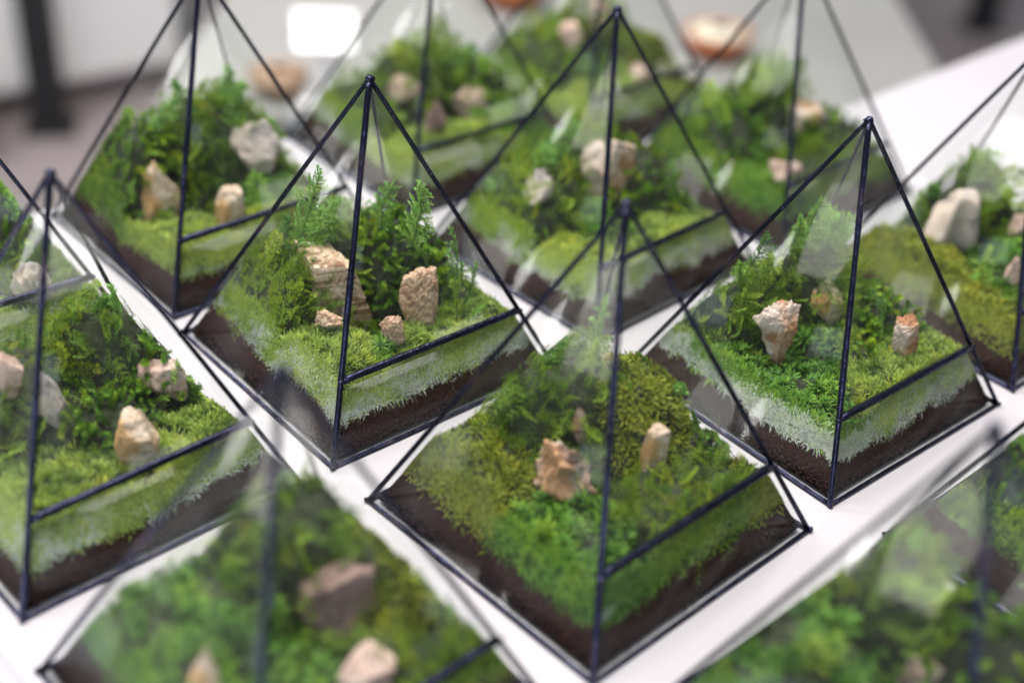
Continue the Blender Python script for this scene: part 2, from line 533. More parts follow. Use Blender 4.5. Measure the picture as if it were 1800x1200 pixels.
# stones: terrarium, x, y, width, height (base widths), shape, colour, label
ROCKS = [
 ('A', -0.045, -0.125, 0.315, 0.330, 'block', 'buff', 'sawn buff block with fine horizontal layers standing in bright moss'),
 ('A', 0.197, 0.071, 0.142, 0.215, 'pitted', 'pitted', 'upright tan stone pitted like a sponge beside small sprigs'),
 ('A', 0.265, -0.092, 0.095, 0.105, 'craggy', 'pitted', 'small craggy tan stone set before the sponge-pitted one'),
 ('A', 0.102, -0.243, 0.103, 0.044, 'craggy', 'pitted', 'flat tan chip lying at the foot of the layered block'),
 ('C', -0.050, -0.222, 0.170, 0.275, 'funnel', 'rust', 'funnel-shaped rusty stone with white crust, wide at its top'),
 ('C', -0.044, 0.060, 0.139, 0.147, 'shard', 'tan', 'leaning tan shard behind the funnel-shaped rusty stone'),
 ('C', 0.268, 0.121, 0.099, 0.138, 'craggy', 'rust', 'small blocky orange-brown stone on pale cushion moss'),
 ('D', 0.045, -0.175, 0.199, 0.198, 'gnarl', 'gnarl', 'gnarled cream and orange stone with dark hollows'),
 ('D', -0.050, -0.034, 0.052, 0.118, 'shard', 'gnarl', 'slim tan shard rising behind the gnarled striped stone'),
 ('D', 0.141, 0.104, 0.084, 0.139, 'slab', 'tan', 'upright flat-topped grey-brown stone in dark green moss'),
 ('E', 0.056, 0.249, 0.179, 0.148, 'boulder', 'pink', 'brownish pink boulder with a sharp ridge near the glass'),
 ('E', 0.275, 0.031, 0.134, 0.159, 'boulder', 'tan', 'smooth cream and orange stone by the bar of its pyramid'),
 ('E', 0.006, -0.114, 0.109, 0.201, 'shard', 'grey', 'tall pointed grey slab leaning in moss'),
 ('E', -0.077, -0.205, 0.108, 0.155, 'boulder', 'pink', 'rounded pink-brown stone beside the tall grey slab'),
 ('B', 0.010, -0.262, 0.165, 0.250, 'shard', 'tan', 'pointed cream and ochre stone against dark feathery moss'),
 ('B', 0.066, 0.155, 0.217, 0.212, 'boulder', 'grey', 'big grey-pink boulder with a pale ridge in high moss'),
 ('B', 0.269, -0.099, 0.131, 0.150, 'slab', 'tan', 'small squared tan stone just above a bar'),
 ('G', -0.025, 0.074, 0.231, 0.265, 'cleft', 'rust', 'cleft pink stone split into two upright lobes'),
 ('G', -0.050, -0.310, 0.130, 0.145, 'boulder', 'grey', 'grey-mauve stone beside pale cushion moss'),
 ('H', -0.099, -0.092, 0.160, 0.125, 'boulder', 'pink', 'faint pale pink stone against a yellowish moss mound'),
 ('H', 0.098, 0.166, 0.211, 0.171, 'boulder', 'pink', 'cap-shaped pale pink stone on a narrow foot of moss'),
 ('H', 0.245, -0.174, 0.103, 0.152, 'shard', 'brown', 'small purple cone-shaped stone on pale moss'),
 ('I', 0.037, 0.170, 0.201, 0.222, 'slab', 'rust', 'upright pale-orange stone at the top of deep green moss'),
 ('I', 0.291, -0.284, 0.142, 0.103, 'boulder', 'pink', 'low pink stone beneath the upright orange one'),
 ('J', -0.110, -0.090, 0.212, 0.273, 'arch', 'grey', 'arched mauve stone under a feathery sprig'),
 ('J', 0.062, 0.159, 0.109, 0.097, 'boulder', 'pink', 'small pink stone near the post beyond the arched one'),
 ('J', 0.226, -0.171, 0.067, 0.092, 'shard', 'pink', 'slim pink shard among bright star moss'),
 ('L', 0.331, 0.182, 0.135, 0.121, 'cleft', 'grey', 'low forked grey stone near a bar'),
 ('F', 0.030, 0.135, 0.240, 0.235, 'boulder', 'brown', 'big dark brown boulder with a pink top'),
 ('F', 0.275, 0.030, 0.150, 0.100, 'boulder', 'pink', 'broad pale pink stone below the dark boulder'),
 ('F', 0.069, -0.305, 0.094, 0.173, 'shard', 'tan', 'pointed ochre stone by the unbarred pane'),
 ('K', -0.005, 0.060, 0.128, 0.124, 'slab', 'pink', 'pinkish stone half sunk in yellowish moss'),
 ('M', -0.018, -0.148, 0.134, 0.143, 'boulder', 'pink', 'pale round stone low in the far yellowish moss'),
 ('M', -0.040, 0.075, 0.107, 0.157, 'boulder', 'pink', 'pale upright stone near the top of far moss'),
 ('M', 0.290, 0.065, 0.105, 0.071, 'boulder', 'pink', 'little reddish pebble lying near the bar'),
 ('P', 0.100, -0.080, 0.080, 0.090, 'boulder', 'brown', 'brown pebble at the edge of dark moss by the table corner'),
]
# sprigs: terrarium, root x, y, then the way from root to tip
SPRIGS = [
 ('A', -0.20, -0.20, 0.09, 0.08, 0.37, 'fern'), ('A', -0.22, -0.12, 0.07, 0.12, 0.22, 'fern'), ('A', -0.25, -0.22, 0.01, 0.025, 0.17, 'fern'),
 ('A', -0.20, -0.30, -0.035, 0.0, 0.17, 'fern'), ('A', -0.08, 0.12, 0.01, 0.035, 0.20, 'fern'), ('A', 0.02, 0.17, 0.11, -0.03, 0.30, 'fern'),
 ('A', -0.17, -0.16, -0.02, 0.16, 0.20, 'fern'), ('A', 0.16, 0.24, 0.04, -0.035, 0.35, 'spruce'), ('A', 0.20, 0.27, 0.08, 0.03, 0.23, 'spruce'),
 ('A', 0.10, 0.22, -0.08, -0.11, 0.20, 'spruce'), ('A', 0.27, 0.188, 0.043, 0.091, 0.05, 'spruce'), ('A', 0.152, 0.241, -0.03, 0.02, 0.20, 'spruce'),
 ('A', 0.25, 0.22, -0.02, 0.022, 0.16, 'spruce'), ('A', 0.18, 0.21, 0.06, 0.02, 0.22, 'spruce'), ('C', -0.28, -0.18, 0.09, -0.01, 0.25, 'fern'),
 ('C', -0.27, -0.18, 0.02, -0.08, 0.13, 'fern'), ('C', -0.22, 0.10, 0.05, 0.07, 0.17, 'fern'), ('C', -0.15, 0.13, 0.10, 0.02, 0.17, 'fern'),
 ('C', -0.20, 0.08, 0.07, -0.04, 0.24, 'fern'), ('C', -0.25, 0.02, 0.08, -0.05, 0.19, 'fern'), ('C', 0.15, 0.16, -0.10, 0.02, 0.16, 'spruce'),
 ('C', -0.26, -0.08, 0.12, -0.06, 0.12, 'fern'), ('C', -0.18, 0.20, 0.04, 0.06, 0.13, 'fern'), ('B', -0.25, -0.26, 0.0, 0.05, 0.12, 'fern'),
 ('B', -0.12, 0.10, 0.0, 0.07, 0.15, 'fern'), ('B', -0.18, 0.0, 0.03, -0.06, 0.16, 'fern'), ('D', -0.269, -0.019, -0.011, 0.127, 0.081, 'fern'),
 ('D', -0.161, 0.138, -0.012, 0.029, 0.214, 'spruce'), ('D', -0.095, 0.268, -0.009, 0.130, 0.018, 'fern'), ('D', -0.280, 0.042, -0.008, 0.130, 0.094, 'fern'),
 ('D', 0.052, 0.255, 0.042, 0.083, -0.018, 'spruce'), ('D', 0.231, 0.312, -0.003, 0.135, 0.046, 'fern'), ('E', -0.218, 0.104, -0.019, 0.125, 0.122, 'fern'),
 ('E', -0.249, 0.183, -0.004, 0.140, 0.036, 'fern'), ('E', -0.234, 0.063, -0.169, -0.021, 0.036, 'fern'), ('E', -0.099, 0.189, -0.022, 0.022, 0.182, 'spruce'),
 ('E', -0.306, -0.044, -0.132, 0.015, 0.063, 'fern'), ('B', -0.274, -0.301, -0.094, 0.044, 0.103, 'fern'), ('B', -0.023, 0.120, -0.041, 0.099, 0.174, 'fern'),
 ('B', -0.171, -0.217, 0.018, 0.159, 0.115, 'fern'), ('B', 0.064, 0.188, -0.054, 0.085, 0.176, 'fern'), ('G', -0.189, -0.317, 0.030, 0.168, 0.148, 'fern'),
 ('G', -0.171, -0.207, 0.046, 0.183, 0.171, 'fern'), ('G', 0.174, 0.260, -0.016, 0.026, 0.185, 'spruce'), ('G', 0.168, 0.391, -0.028, 0.014, 0.093, 'spruce'),
 ('G', -0.263, -0.339, -0.109, 0.033, 0.051, 'fern'), ('J', -0.234, 0.008, 0.064, 0.211, 0.151, 'fern'), ('J', -0.155, 0.024, 0.078, 0.225, 0.019, 'fern'),
 ('J', -0.266, -0.013, -0.139, -0.000, 0.075, 'fern'), ('J', -0.163, 0.055, -0.031, 0.112, 0.100, 'fern'), ('J', 0.202, -0.292, -0.042, 0.000, 0.186, 'spruce'),
 ('I', -0.147, -0.122, 0.022, 0.163, 0.167, 'fern'), ('I', -0.121, -0.280, -0.137, 0.004, 0.132, 'fern'), ('I', -0.055, 0.064, -0.037, 0.104, 0.191, 'fern'),
 ('H', -0.088, -0.001, -0.173, -0.040, 0.120, 'fern'), ('H', -0.037, 0.113, 0.012, 0.157, 0.141, 'fern'), ('H', 0.075, 0.181, -0.043, 0.098, 0.135, 'fern'),
 ('L', 0.009, 0.259, -0.025, 0.017, 0.161, 'spruce'), ('L', 0.043, 0.272, -0.007, 0.037, 0.129, 'spruce'), ('F', -0.249, 0.028, -0.257, 0.030, 0.121, 'fern'),
 ('F', -0.239, 0.189, -0.137, 0.007, 0.132, 'fern'), ('K', -0.157, 0.272, 0.001, 0.146, 0.014, 'fern'), ('K', -0.242, 0.161, -0.099, 0.041, 0.052, 'fern'),
 ('K', -0.190, 0.192, -0.015, 0.130, 0.032, 'fern'),
]

# ------------------------------------------------------------------ leaf templates (z up, unit length)
rng = np.random.default_rng(7)


def blade(base, d, length, width, curve, up=np.array([0, 0, 1.0]), segs=2):
    """a narrow curved leaf: returns verts, tris, tip values"""
    d = d / np.linalg.norm(d)
    side = np.cross(d, up + np.array([0.01, 0.02, 0]))
    side = side / (np.linalg.norm(side) + 1e-9)
    V, tp = [], []
    for k in range(segs):
        t = k / segs
        w = width * (0.7 + 0.6 * t if t < 0.5 else 1.0 * (1 - (t - .5)))
        p = base + d * length * t + curve * length * t * t
        V += [p - side * w * .5, p + side * w * .5]
        tp += [t, t]
    V.append(base + d * length + curve * length)
    tp.append(1.0)
    F = []
    for k in range(segs - 1):
        a = 2 * k
        F += [(a, a + 1, a + 3), (a, a + 3, a + 2)]
    a = 2 * (segs - 1)
    F.append((a, a + 1, a + 2))
    return np.array(V), np.array(F), np.array(tp)


def join(parts):
    V, F, tp, o = [], [], [], 0
    for v, f, t in parts:
        V.append(v)
        F.append(f + o)
        tp.append(t)
        o += len(v)
    return np.concatenate(V), np.concatenate(F), np.concatenate(tp)


def tuft(nb, tilt0, tilt1, width, curve, spread=0.15, sweep=0.0):
    ps = []
    az0 = rng.uniform(0, 6.28)
    for k in range(nb):
        az = az0 + k * 2.399 + rng.uniform(-.3, .3)
        ti = tilt0 + (tilt1 - tilt0) * (k + rng.uniform(0, 1)) / nb
        o = np.array([math.cos(az), math.sin(az), 0])
        d = o * math.sin(ti) + np.array([0, 0, math.cos(ti)]) + np.array([sweep, 0, 0])
        b = o * spread * rng.uniform(0, 1)
        ps.append(blade(b, d, rng.uniform(.7, 1.05), width, o * curve + np.array([sweep * .5, 0, -abs(curve) * .4])))
    return join(ps)


def star(nb):
    ps = []
    for lev, (z, t0, ln, n) in enumerate(((0.15, 1.45, .75, nb // 3), (0.4, 1.1, .75, nb // 3), (0.6, .6, .6, nb // 3))):
        for k in range(n):
            az = k * 6.283 / n + lev * .5 + rng.uniform(-.25, .25)
            o = np.array([math.cos(az), math.sin(az), 0])
            d = o * math.sin(t0) + np.array([0, 0, math.cos(t0)])
            ps.append(blade(np.array([0, 0, z]), d, ln * rng.uniform(.8, 1.1), .13, o * .12 + np.array([0, 0, -.12])))
    return join(ps)


def frond(nbr, nleaf, leaf, brlen, droop=.35, flat=.25):
    """feathery frond growing along +z, drooping to +x; branches to both sides (y)"""
    ps = []
    def ax(t):
        return np.array([droop * t * t, 0.0, t * (1 - .25 * t * droop)])
    # midrib as a thin strip
    K = 5
    V = []
    for k in range(K + 1):
        p = ax(k / K)
        w = .018 * (1 - .6 * k / K)
        V += [p + np.array([0, -w, 0]), p + np.array([0, w, 0])]
    F = []
    for k in range(K):
        F += [(2 * k, 2 * k + 1, 2 * k + 3), (2 * k, 2 * k + 3, 2 * k + 2)]
    ps.append((np.array(V), np.array(F), np.repeat(np.linspace(0, .4, K + 1), 2)))
    for k in range(nbr):
        t = .12 + .86 * k / nbr
        for s in (-1, 1):
            p = ax(t + rng.uniform(-.02, .02))
            tang = ax(min(1, t + .05)) - ax(t)
            tang /= np.linalg.norm(tang)
            d = tang * .65 + np.array([rng.uniform(-flat, flat), s, rng.uniform(-.1, .1)])
            d /= np.linalg.norm(d)
            L = brlen * (1 - t) ** .6 * (0.4 + 1.6 * min(t, .35)) * rng.uniform(.75, 1.15)
            for j in range(nleaf):
                u = (j + .5) / nleaf
                q = p + d * L * u + np.array([.15 * L * u * u, 0, 0])
                sd = 1 if j % 2 else -1
                o = np.cross(d, np.array([1.0, 0, 0])) * sd * .8 + d * .8 + np.array([rng.uniform(-.3, .3), 0, 0])
                o /= np.linalg.norm(o)
                ln = leaf * (1.1 - .5 * u)
                w = np.cross(o, np.array([1., .1, .1]))
                w /= np.linalg.norm(w)
                ps.append((np.array([q - w * ln * .22, q + w * ln * .22, q + o * ln]), np.array([(0, 1, 2)]), np.array([.3 + .3 * u, .3 + .3 * u, .6 + .4 * u])))
    return join(ps)


def lock(nleaf=30):
    """plump curved tassel: small pointed leaves packed round a bent stem"""
    ps = []
    az = rng.uniform(0, 6.28)
    for k in range(nleaf):
        t = (k + .5) / nleaf
        p = np.array([.38 * t * t, .06 * math.sin(5 * t), t * (1 - .28 * t)])
        tang = unit0(np.array([.76 * t, .3 * math.cos(5 * t) * .3, 1 - .56 * t]))
        a = unit0(np.cross(tang, np.array([.2, .9, .1])))
        b = np.cross(tang, a)
        an = az + k * 2.399
        o = a * math.cos(an) + b * math.sin(an)
        d = unit0(o * .75 + tang * .8)
        L = (.235 - .10 * abs(t - .45)) * rng.uniform(.8, 1.2)
        w = unit0(np.cross(d, tang)) * L * .2
        m = p + d * L * .45
        ps.append((np.array([p, m - w, m + w, p + d * L + tang * .05]), np.array([(0, 1, 2), (1, 3, 2)]),
                   np.array([.1 + .3 * t, .25 + .5 * t, .25 + .5 * t, .5 + .5 * t])))
    return join(ps)


def unit0(v):
    return v / (np.linalg.norm(v) + 1e-12)


TPL = {
 'cushion': [tuft(9, .08, .75, .14, .12, .35) for _ in range(6)],
 'olive': [tuft(9, .1, 1.0, .17, .15, .4) for _ in range(6)],
 'dark': [lock(44) for _ in range(6)],
 'star': [star(21) for _ in range(6)],
 'feather': [frond(7, 5, .085, .34, rng.uniform(.2, .7)) for _ in range(8)],
 'pale': [tuft(6, .2, 1.4, .17, .3, .5) for _ in range(6)],
}
# spacing and leaf size (base widths)
SPEC = {'cushion': (.0115, .034, .45), 'olive': (.0125, .032, .5), 'dark': (.0225, .082, .6), 'star': (.026, .060, .35), 'feather': (.0225, .125, 1.0)}


def orient(d, spin):
    d = d / np.linalg.norm(d, axis=1, keepdims=True)
    ref = np.where(np.abs(d[:, 2:3]) < .95, np.array([[0, 0, 1.0]]), np.array([[1.0, 0, 0]]))
    a = np.cross(ref, d)
    a /= np.linalg.norm(a, axis=1, keepdims=True)
    b = np.cross(d, a)
    c, s = np.cos(spin)[:, None], np.sin(spin)[:, None]
    return np.stack([a * c + b * s, b * c - a * s, d], -1)       # columns


def instance(tpls, pos, R, sc, tone):
    which = rng.integers(0, len(tpls), len(pos))
    Vs, Fs, tp, tn, o = [], [], [], [], 0
    for k, (v, f, t) in enumerate(tpls):
        ix = np.where(which == k)[0]
        if not len(ix):
            continue
        W = np.einsum('nij,kj->nki', R[ix], v) * sc[ix][:, None, None] + pos[ix][:, None, :]
        Vs.append(W.reshape(-1, 3))
        Fs.append((f[None] + (np.arange(len(ix)) * len(v))[:, None, None] + o).reshape(-1, 3))
        tp.append(np.tile(t, len(ix)))
        tn.append(np.repeat(tone[ix], len(v)))
        o += len(ix) * len(v)
    return np.concatenate(Vs), np.concatenate(Fs), np.concatenate(tp), np.concatenate(tn)


def squeeze(n, V, inset=0.021):
    """keep everything inside the glass: what would poke through lies pressed against the pane"""
    h = T[n][3]
    m = .5 * (1 - V[:, 2] / h) - inset
    m = np.maximum(m, 0.002)
    V[:, 0] = np.clip(V[:, 0], -m, m)
    V[:, 1] = np.clip(V[:, 1], -m, m)
    return V


def to_world(n, x, y, z):
    cx, cy_, yaw, h, sz = T[n]
    a = yaw - math.pi / 4
    c, s = math.cos(a), math.sin(a)
    return ((cx + sz * (c * x - s * y)) * S, (cy_ + sz * (s * x + c * y)) * S, z * sz * S)


def rz_of(n):
    return T[n][2] - math.pi / 4


# ------------------------------------------------------------------ the table and what lies round it
def slab(name, u0, u1, v0, v1, z0, z1, mat, bev=0.004):
    """a board whose sides run along the rows of terrariums; u, v in grid steps from terrarium A"""
    me = box_me(name, u0 * 1.177 * S, u1 * 1.177 * S, v0 * 1.174 * S, v1 * 1.174 * S, z0, z1, mat, bev)
    o = obj(name, me, None, (-0.534 * S, 4.186 * S, 0), -math.pi / 4 - .005)
    return o


floor = tag(obj('floor', box_me('floor', -6, 6, -3, 9, -0.80, -0.76, M['floor'])), kind='structure')
t1 = tag(slab('display_table', -1.47, 3.4, -1.46, 2.60, -0.035, 0.0, M['table']),
         'white laminate table top carrying the glass pyramids', 'table')
t2 = tag(slab('display_table', -0.30, 3.4, 2.605, 7.5, -0.036, -0.001, M['table']),
         'empty white table top pushed against the one with terrariums', 'table')
for t, (ua, ub, va, vb) in ((t1, (-1.40, 3.3, -1.40, 2.52)), (t2, (-0.35, 3.3, 2.7, 7.4))):
    for uu in (ua, ub):
        for vv in (va, vb):
            x, y = uu * 1.177 * S, vv * 1.174 * S
            obj('leg', box_me('leg', x - .015, x + .015, y - .015, y + .015, -0.762, -0.034, M['table_side'], .002), t)
t4 = tag(slab('low_bench', -3.0, 3.4, -4.5, -1.475, -0.075, -0.045, M['table_side']),
         'pale grey-white bench board a little lower than the table', 'bench')
for uu in (-2.9, 3.3):
    for vv in (-4.4, -1.6):
        x, y = uu * 1.177 * S, vv * 1.174 * S
        obj('leg', box_me('leg', x - .015, x + .015, y - .015, y + .015, -0.762, -0.072, M['table_side'], .002), t4)


# ------------------------------------------------------------------ glass pyramids
BAR = 0.2192


def tri_prism(P, n, th, mat, name, parent):
    P = [np.array(p) for p in P]
    k = len(P)
    V = [p for p in P] + [p - n * th for p in P]
    F = []
    for i in range(1, k - 1):
        F += [(0, i, i + 1), (k, k + i + 1, k + i)]
    for i in range(k):
        j = (i + 1) % k
        F += [(i, i + k, j + k), (i, j + k, j)]
    return obj(name, mesh_np(name, np.array(V) * parent['_sc'], np.array(F), mat), parent)


def came(P0, P1, dA, nA, dB, nB, w, th, name, parent, seed, segs=26):
    """folded foil strip with a bead of solder on the ridge"""
    r = np.random.default_rng(seed)
    nm = (nA + nB) / np.linalg.norm(nA + nB)
    V, F = [], []
    K = 9
    ph = r.uniform(0, 6, 4)
    for k in range(segs + 1):
        t = k / segs
        p = P0 + (P1 - P0) * t
        wob = 1 + .10 * math.sin(9 * t + ph[0]) + .07 * math.sin(23 * t + ph[1]) + r.uniform(-.05, .05)
        ww = w * (1 + .06 * math.sin(14 * t + ph[2]) + .05 * math.sin(31 * t + ph[3]))
        b = th * wob
        V += [p + dA * ww + nA * .0008, p + dA * ww * .8 + nA * b * .7, p + dA * ww * .35 + nA * b * 1.0,
              p + nm * b * 1.15, p + dB * ww * .35 + nB * b * 1.0, p + dB * ww * .8 + nB * b * .7,
              p + dB * ww + nB * .0008, p + dB * ww * .9 - nB * .0122, p + dA * ww * .9 - nA * .0122]
    for k in range(segs):
        a, c = k * K, (k + 1) * K
        for j in range(K):
            jj = (j + 1) % K
            F += [(a + j, a + jj, c + jj), (a + j, c + jj, c + j)]
    V = np.array(V)
    e0, e1 = len(V), len(V) + 1
    V = np.vstack([V, P0[None] - nm * .004, P1[None] - nm * .004])
    for j in range(K):
        jj = (j + 1) % K
        F.append((e0, jj, j))
        F.append((e1, segs * K + j, segs * K + jj))
    return obj(name, mesh_np(name, V * parent['_sc'], np.array(F), M['lead'], smooth=True), parent)


def unit(v):
    return v / np.linalg.norm(v)


def soil_mesh(seed):
    r = np.random.default_rng(seed)
    h = 1.085
    G = 40
    V, F = [], []
    def m(z):
        return .5 * (1 - z / h) - .021
    # core
    zs = (0.014, 0.06, 0.11, SOILTOP + .045)
    for z in zs:
        for i in range(4 * G):
            sd, t = divmod(i, G)
            t = t / G * 2 - 1
            x, y = ((1, t), (-t, 1), (-1, -t), (t, -1))[sd]
            zz = z if z < SOILTOP + .04 else z + .02 * vnoise(np.array([[x * 6, y * 6, 1.3]]), seed)[0]
            V.append((x * m(zz), y * m(zz), zz))
    n = 4 * G
    for k in range(3):
        for i in range(n):
            j = (i + 1) % n
            a, b, c, d = k * n + i, k * n + j, (k + 1) * n + j, (k + 1) * n + i
            F += [(a, b, c), (a, c, d)]
    V += [(0, 0, zs[0]), (0, 0, SOILTOP - .01)]
    for i in range(n):
        j = (i + 1) % n
        F += [(n * 4, j, i), (n * 4 + 1, 3 * n + i, 3 * n + j)]
    V = np.array(V)
    F = np.array(F)
    # grains pressed against the panes
    g = (1 + 5 ** .5) / 2
    ico = np.array([(-1, g, 0), (1, g, 0), (-1, -g, 0), (1, -g, 0), (0, -1, g), (0, 1, g), (0, -1, -g), (0, 1, -g), (g, 0, -1), (g, 0, 1), (-g, 0, -1), (-g, 0, 1)]) / 1.9
    icf = np.array([(0, 11, 5), (0, 5, 1), (0, 1, 7), (0, 7, 10), (0, 10, 11), (1, 5, 9), (5, 11, 4), (11, 10, 2), (10, 7, 6), (7, 1, 8), (3, 9, 4), (3, 4, 2), (3, 2, 6), (3, 6, 8), (3, 8, 9), (4, 9, 5), (2, 4, 11), (6, 2, 10), (8, 6, 7), (9, 8, 1)])
    NG = 2300
    P = []
    for sd in range(4):
        z = r.uniform(.016, .165, NG)
        t = r.uniform(-1, 1, NG)
        mm = m(z) + r.uniform(-.004, .002, NG) - .008 * np.clip((z - .045) * 40, 0, 1)
        x, y = ((mm, t * mm), (-t * mm, mm), (-mm, -t * mm), (t * mm, -mm))[sd]
        P.append(np.stack([x, y, z], -1))
    P = np.concatenate(P)
    sc = r.uniform(.0035, .0075, len(P))
    W = (ico[None] * r.uniform(.7, 1.25, (len(P), 12, 1))) * sc[:, None, None] * r.uniform(.7, 1.2, (len(P), 1, 3)) + P[:, None, :]
    Fg = (icf[None] + (np.arange(len(P)) * 12)[:, None, None] + len(V)).reshape(-1, 3)
    return mesh_np('soil', np.concatenate([V, W.reshape(-1, 3)]) * S, np.concatenate([F, Fg]), M['soil'])


SOILS = [soil_mesh(3), soil_mesh(8)]


def _ico(sub):
    import bmesh
    bm = bmesh.new()
    bmesh.ops.create_icosphere(bm, subdivisions=sub, radius=1)
    V = np.array([v.co[:] for v in bm.verts])
    F = np.array([[v.index for v in f.verts] for f in bm.faces])
    bm.free()
    return V, F


BLOB = _ico(3)


def make_terrarium(n):
    cx, cy_, yaw, h, sz = T[n]
    o = bpy.data.objects.new('pyramid_terrarium', None)
    o.empty_display_size = .05
    col.objects.link(o)
    o.location = (cx * S, cy_ * S, 0)
    o.rotation_euler = (0, 0, rz_of(n))
    tag(o, 'black-edged glass pyramid terrarium holding the ' + DESC[n], 'terrarium', 'glass pyramid terrariums on the table')
    o['_sc'] = sz * S
    c = [np.array(p) for p in ((.5, -.5, 0.), (.5, .5, 0.), (-.5, .5, 0.), (-.5, -.5, 0.))]   # post, right, back, left
    for k in range(4):
        c[k][2] = .006
    ap = np.array([0, 0, h])
    nrm = [unit(np.array(v)) for v in ((h, 0, .5), (0, h, .5), (-h, 0, .5), (0, -h, .5))]      # face k lies between corner k and k+1
    sd = SEED[n]
    th = .0105
    obj('base_plate', box_me('base_plate', *(np.array((-.496, .496, -.496, .496, 0.0005, .0125)) * sz * S), M['glass']), o)
    for k in range(1, 4):
        tri_prism([c[k], c[(k + 1) % 4], ap], nrm[k], th, M['glass'], 'glass_pane', o)
    b0, b1 = c[0] + (ap - c[0]) * BAR, c[1] + (ap - c[1]) * BAR
    b2, b3 = c[0] + (ap - c[0]) * (BAR + .006), c[1] + (ap - c[1]) * (BAR + .006)
    tri_prism([c[0], c[1], b1, b0], nrm[0], th, M['glass'], 'glass_pane', o)
    tri_prism([b2, b3, ap], nrm[0], th, M['glass'], 'glass_door', o)
    # folded foil and solder along the four rising edges
    for k in range(4):
        e = unit(ap - c[k])
        fa, fb = nrm[k], nrm[(k - 1) % 4]
        da = unit(np.cross(fa, e))
        if da @ (c[(k + 1) % 4] - c[k]) < 0:
            da = -da
        db = unit(np.cross(fb, e))
        if db @ (c[(k - 1) % 4] - c[k]) < 0:
            db = -db
        came(c[k], ap - e * .004, da, fa, db, fb, .0128 if k == 0 else .0052, .0064 if k == 0 else .0032, 'edge_strip', o, sd + k)
    # thin strips where the panes meet the base
    dn = np.array([0, 0, -1.0])
    for k in range(4):
        e = unit(c[(k + 1) % 4] - c[k])
        fa = nrm[k]
        da = unit(np.cross(fa, e))
        if da[2] < 0:
            da = -da
        inw = np.array([-fa[0], -fa[1], 0])
        inw = unit(inw)
        came(c[k] + e * .012, c[(k + 1) % 4] - e * .012, da, fa, inw, dn, .0065, .003, 'base_strip', o, sd + 10 + k)
    # the bar across the barred face
    e = unit(b1 - b0)
    fa = nrm[0]
    us = unit(np.cross(fa, e))
    if us[2] < 0:
        us = -us
    segs = 20
    prof = [(-.013, -.001), (-.011, .005), (-.004, .008), (.004, .008), (.011, .005), (.013, -.001), (.011, -.016), (-.011, -.016)]
    r = np.random.default_rng(sd + 77)
    V, F = [], []
    p0, p1 = b0 + e * .012, b1 - e * .012
    for k in range(segs + 1):
        p = p0 + (p1 - p0) * k / segs
        w = 1 + r.uniform(-.08, .08)
        V += [p + us * (a * w + .003) + fa * (b_ * w) for a, b_ in prof]
    K = len(prof)
    for k in range(segs):
        for j in range(K):
            jj = (j + 1) % K
            F += [(k * K + j, k * K + jj, k * K + K + jj), (k * K + j, k * K + K + jj, k * K + K + j)]
    for j in range(1, K - 1):
        F += [(0, j + 1, j), (segs * K, segs * K + j, segs * K + j + 1)]
    obj('cross_bar', mesh_np('cross_bar', np.array(V) * sz * S, np.array(F), M['lead'], smooth=True), o)
    # blob of solder at the tip
    import bmesh
    bm = bmesh.new()
    bmesh.ops.create_icosphere(bm, subdivisions=3, radius=1)
    for v in bm.verts:
        q = np.array(v.co)
        k_ = .017 * (1 + .25 * (vnoise(q[None] * 2.2 + 5, sd)[0] - .5) * 2)
        v.co = Vector((q * k_ * np.array([1, 1, .8]) + np.array([0, 0, h - .012])) * sz * S)
    me = bpy.data.meshes.new('solder_tip')
    bm.to_mesh(me)
    bm.free()
    me.materials.append(M['lead'])
    for p in me.polygons:
        p.use_smooth = True
    obj('solder_tip', me, o)
    rj = np.random.default_rng(sd + 55)
    for jp, js in [(b0, .0105), (b1, .0085)] + [(c[k] + np.array([0, 0, .004]), .0080) for k in range(4)]:
        Vj, Fj = BLOB
        q = Vj * js * rj.uniform(.8, 1.25, (1, 3)) * (1 + .35 * (vnoise(Vj * 2 + rj.uniform(0, 9), sd)[:, None] - .5)) + jp
        q[:, 2] = np.maximum(q[:, 2], .001)
        obj('solder_joint', mesh_np('solder_joint', q * sz * S, Fj, M['lead'], smooth=True), o)
    so = obj('soil', SOILS[sd % 2], o)
    so.scale = (sz, sz, sz * .99)
    tag(so, kind='stuff')
    del o['_sc']
    return o


ROOT = {n: make_terrarium(n) for n in T}

# ------------------------------------------------------------------ moss
LOOK = {'cushion': 'pale green cushion moss', 'olive': 'fine olive-yellow moss', 'dark': 'dark green shaggy moss',
        'star': 'bright green star-leaved moss', 'feather': 'feathery light green moss'}


def where(x, y):
    if x > .12 and abs(y) <= .2:
        return 'behind the cross bar'
    if x > .08 and y < -.1:
        return 'at the foot of the post'
    if x > .08 and y > .2:
        return 'at the bar end'
    if x < -.15 and y < -.15:
        return 'in the corner off the post'
    if x < -.1:
        return 'mounded at the back'
    if y > .15:
        return 'mounded by the side pane'
    if y < -.15:
        return 'low against the unbarred pane'
    return 'in the middle'


def soil_line(n, face, t):
    """where the moss ends and the soil begins, along one pane"""
    sd = SEED[n]
    lo = .050 + .085 * n2(t * 3.3 + face * 9, t * 0 + 2.2, sd + 5) + .03 * n2(t * 15 + face * 5, t * 0 + 4.2, sd + 8)
    corner = np.clip(-t - .1, 0, 1) if face == 3 else np.clip(t - .3, 0, 1) * .4 if face == 0 else 0 * t
    return lo + .05 * corner


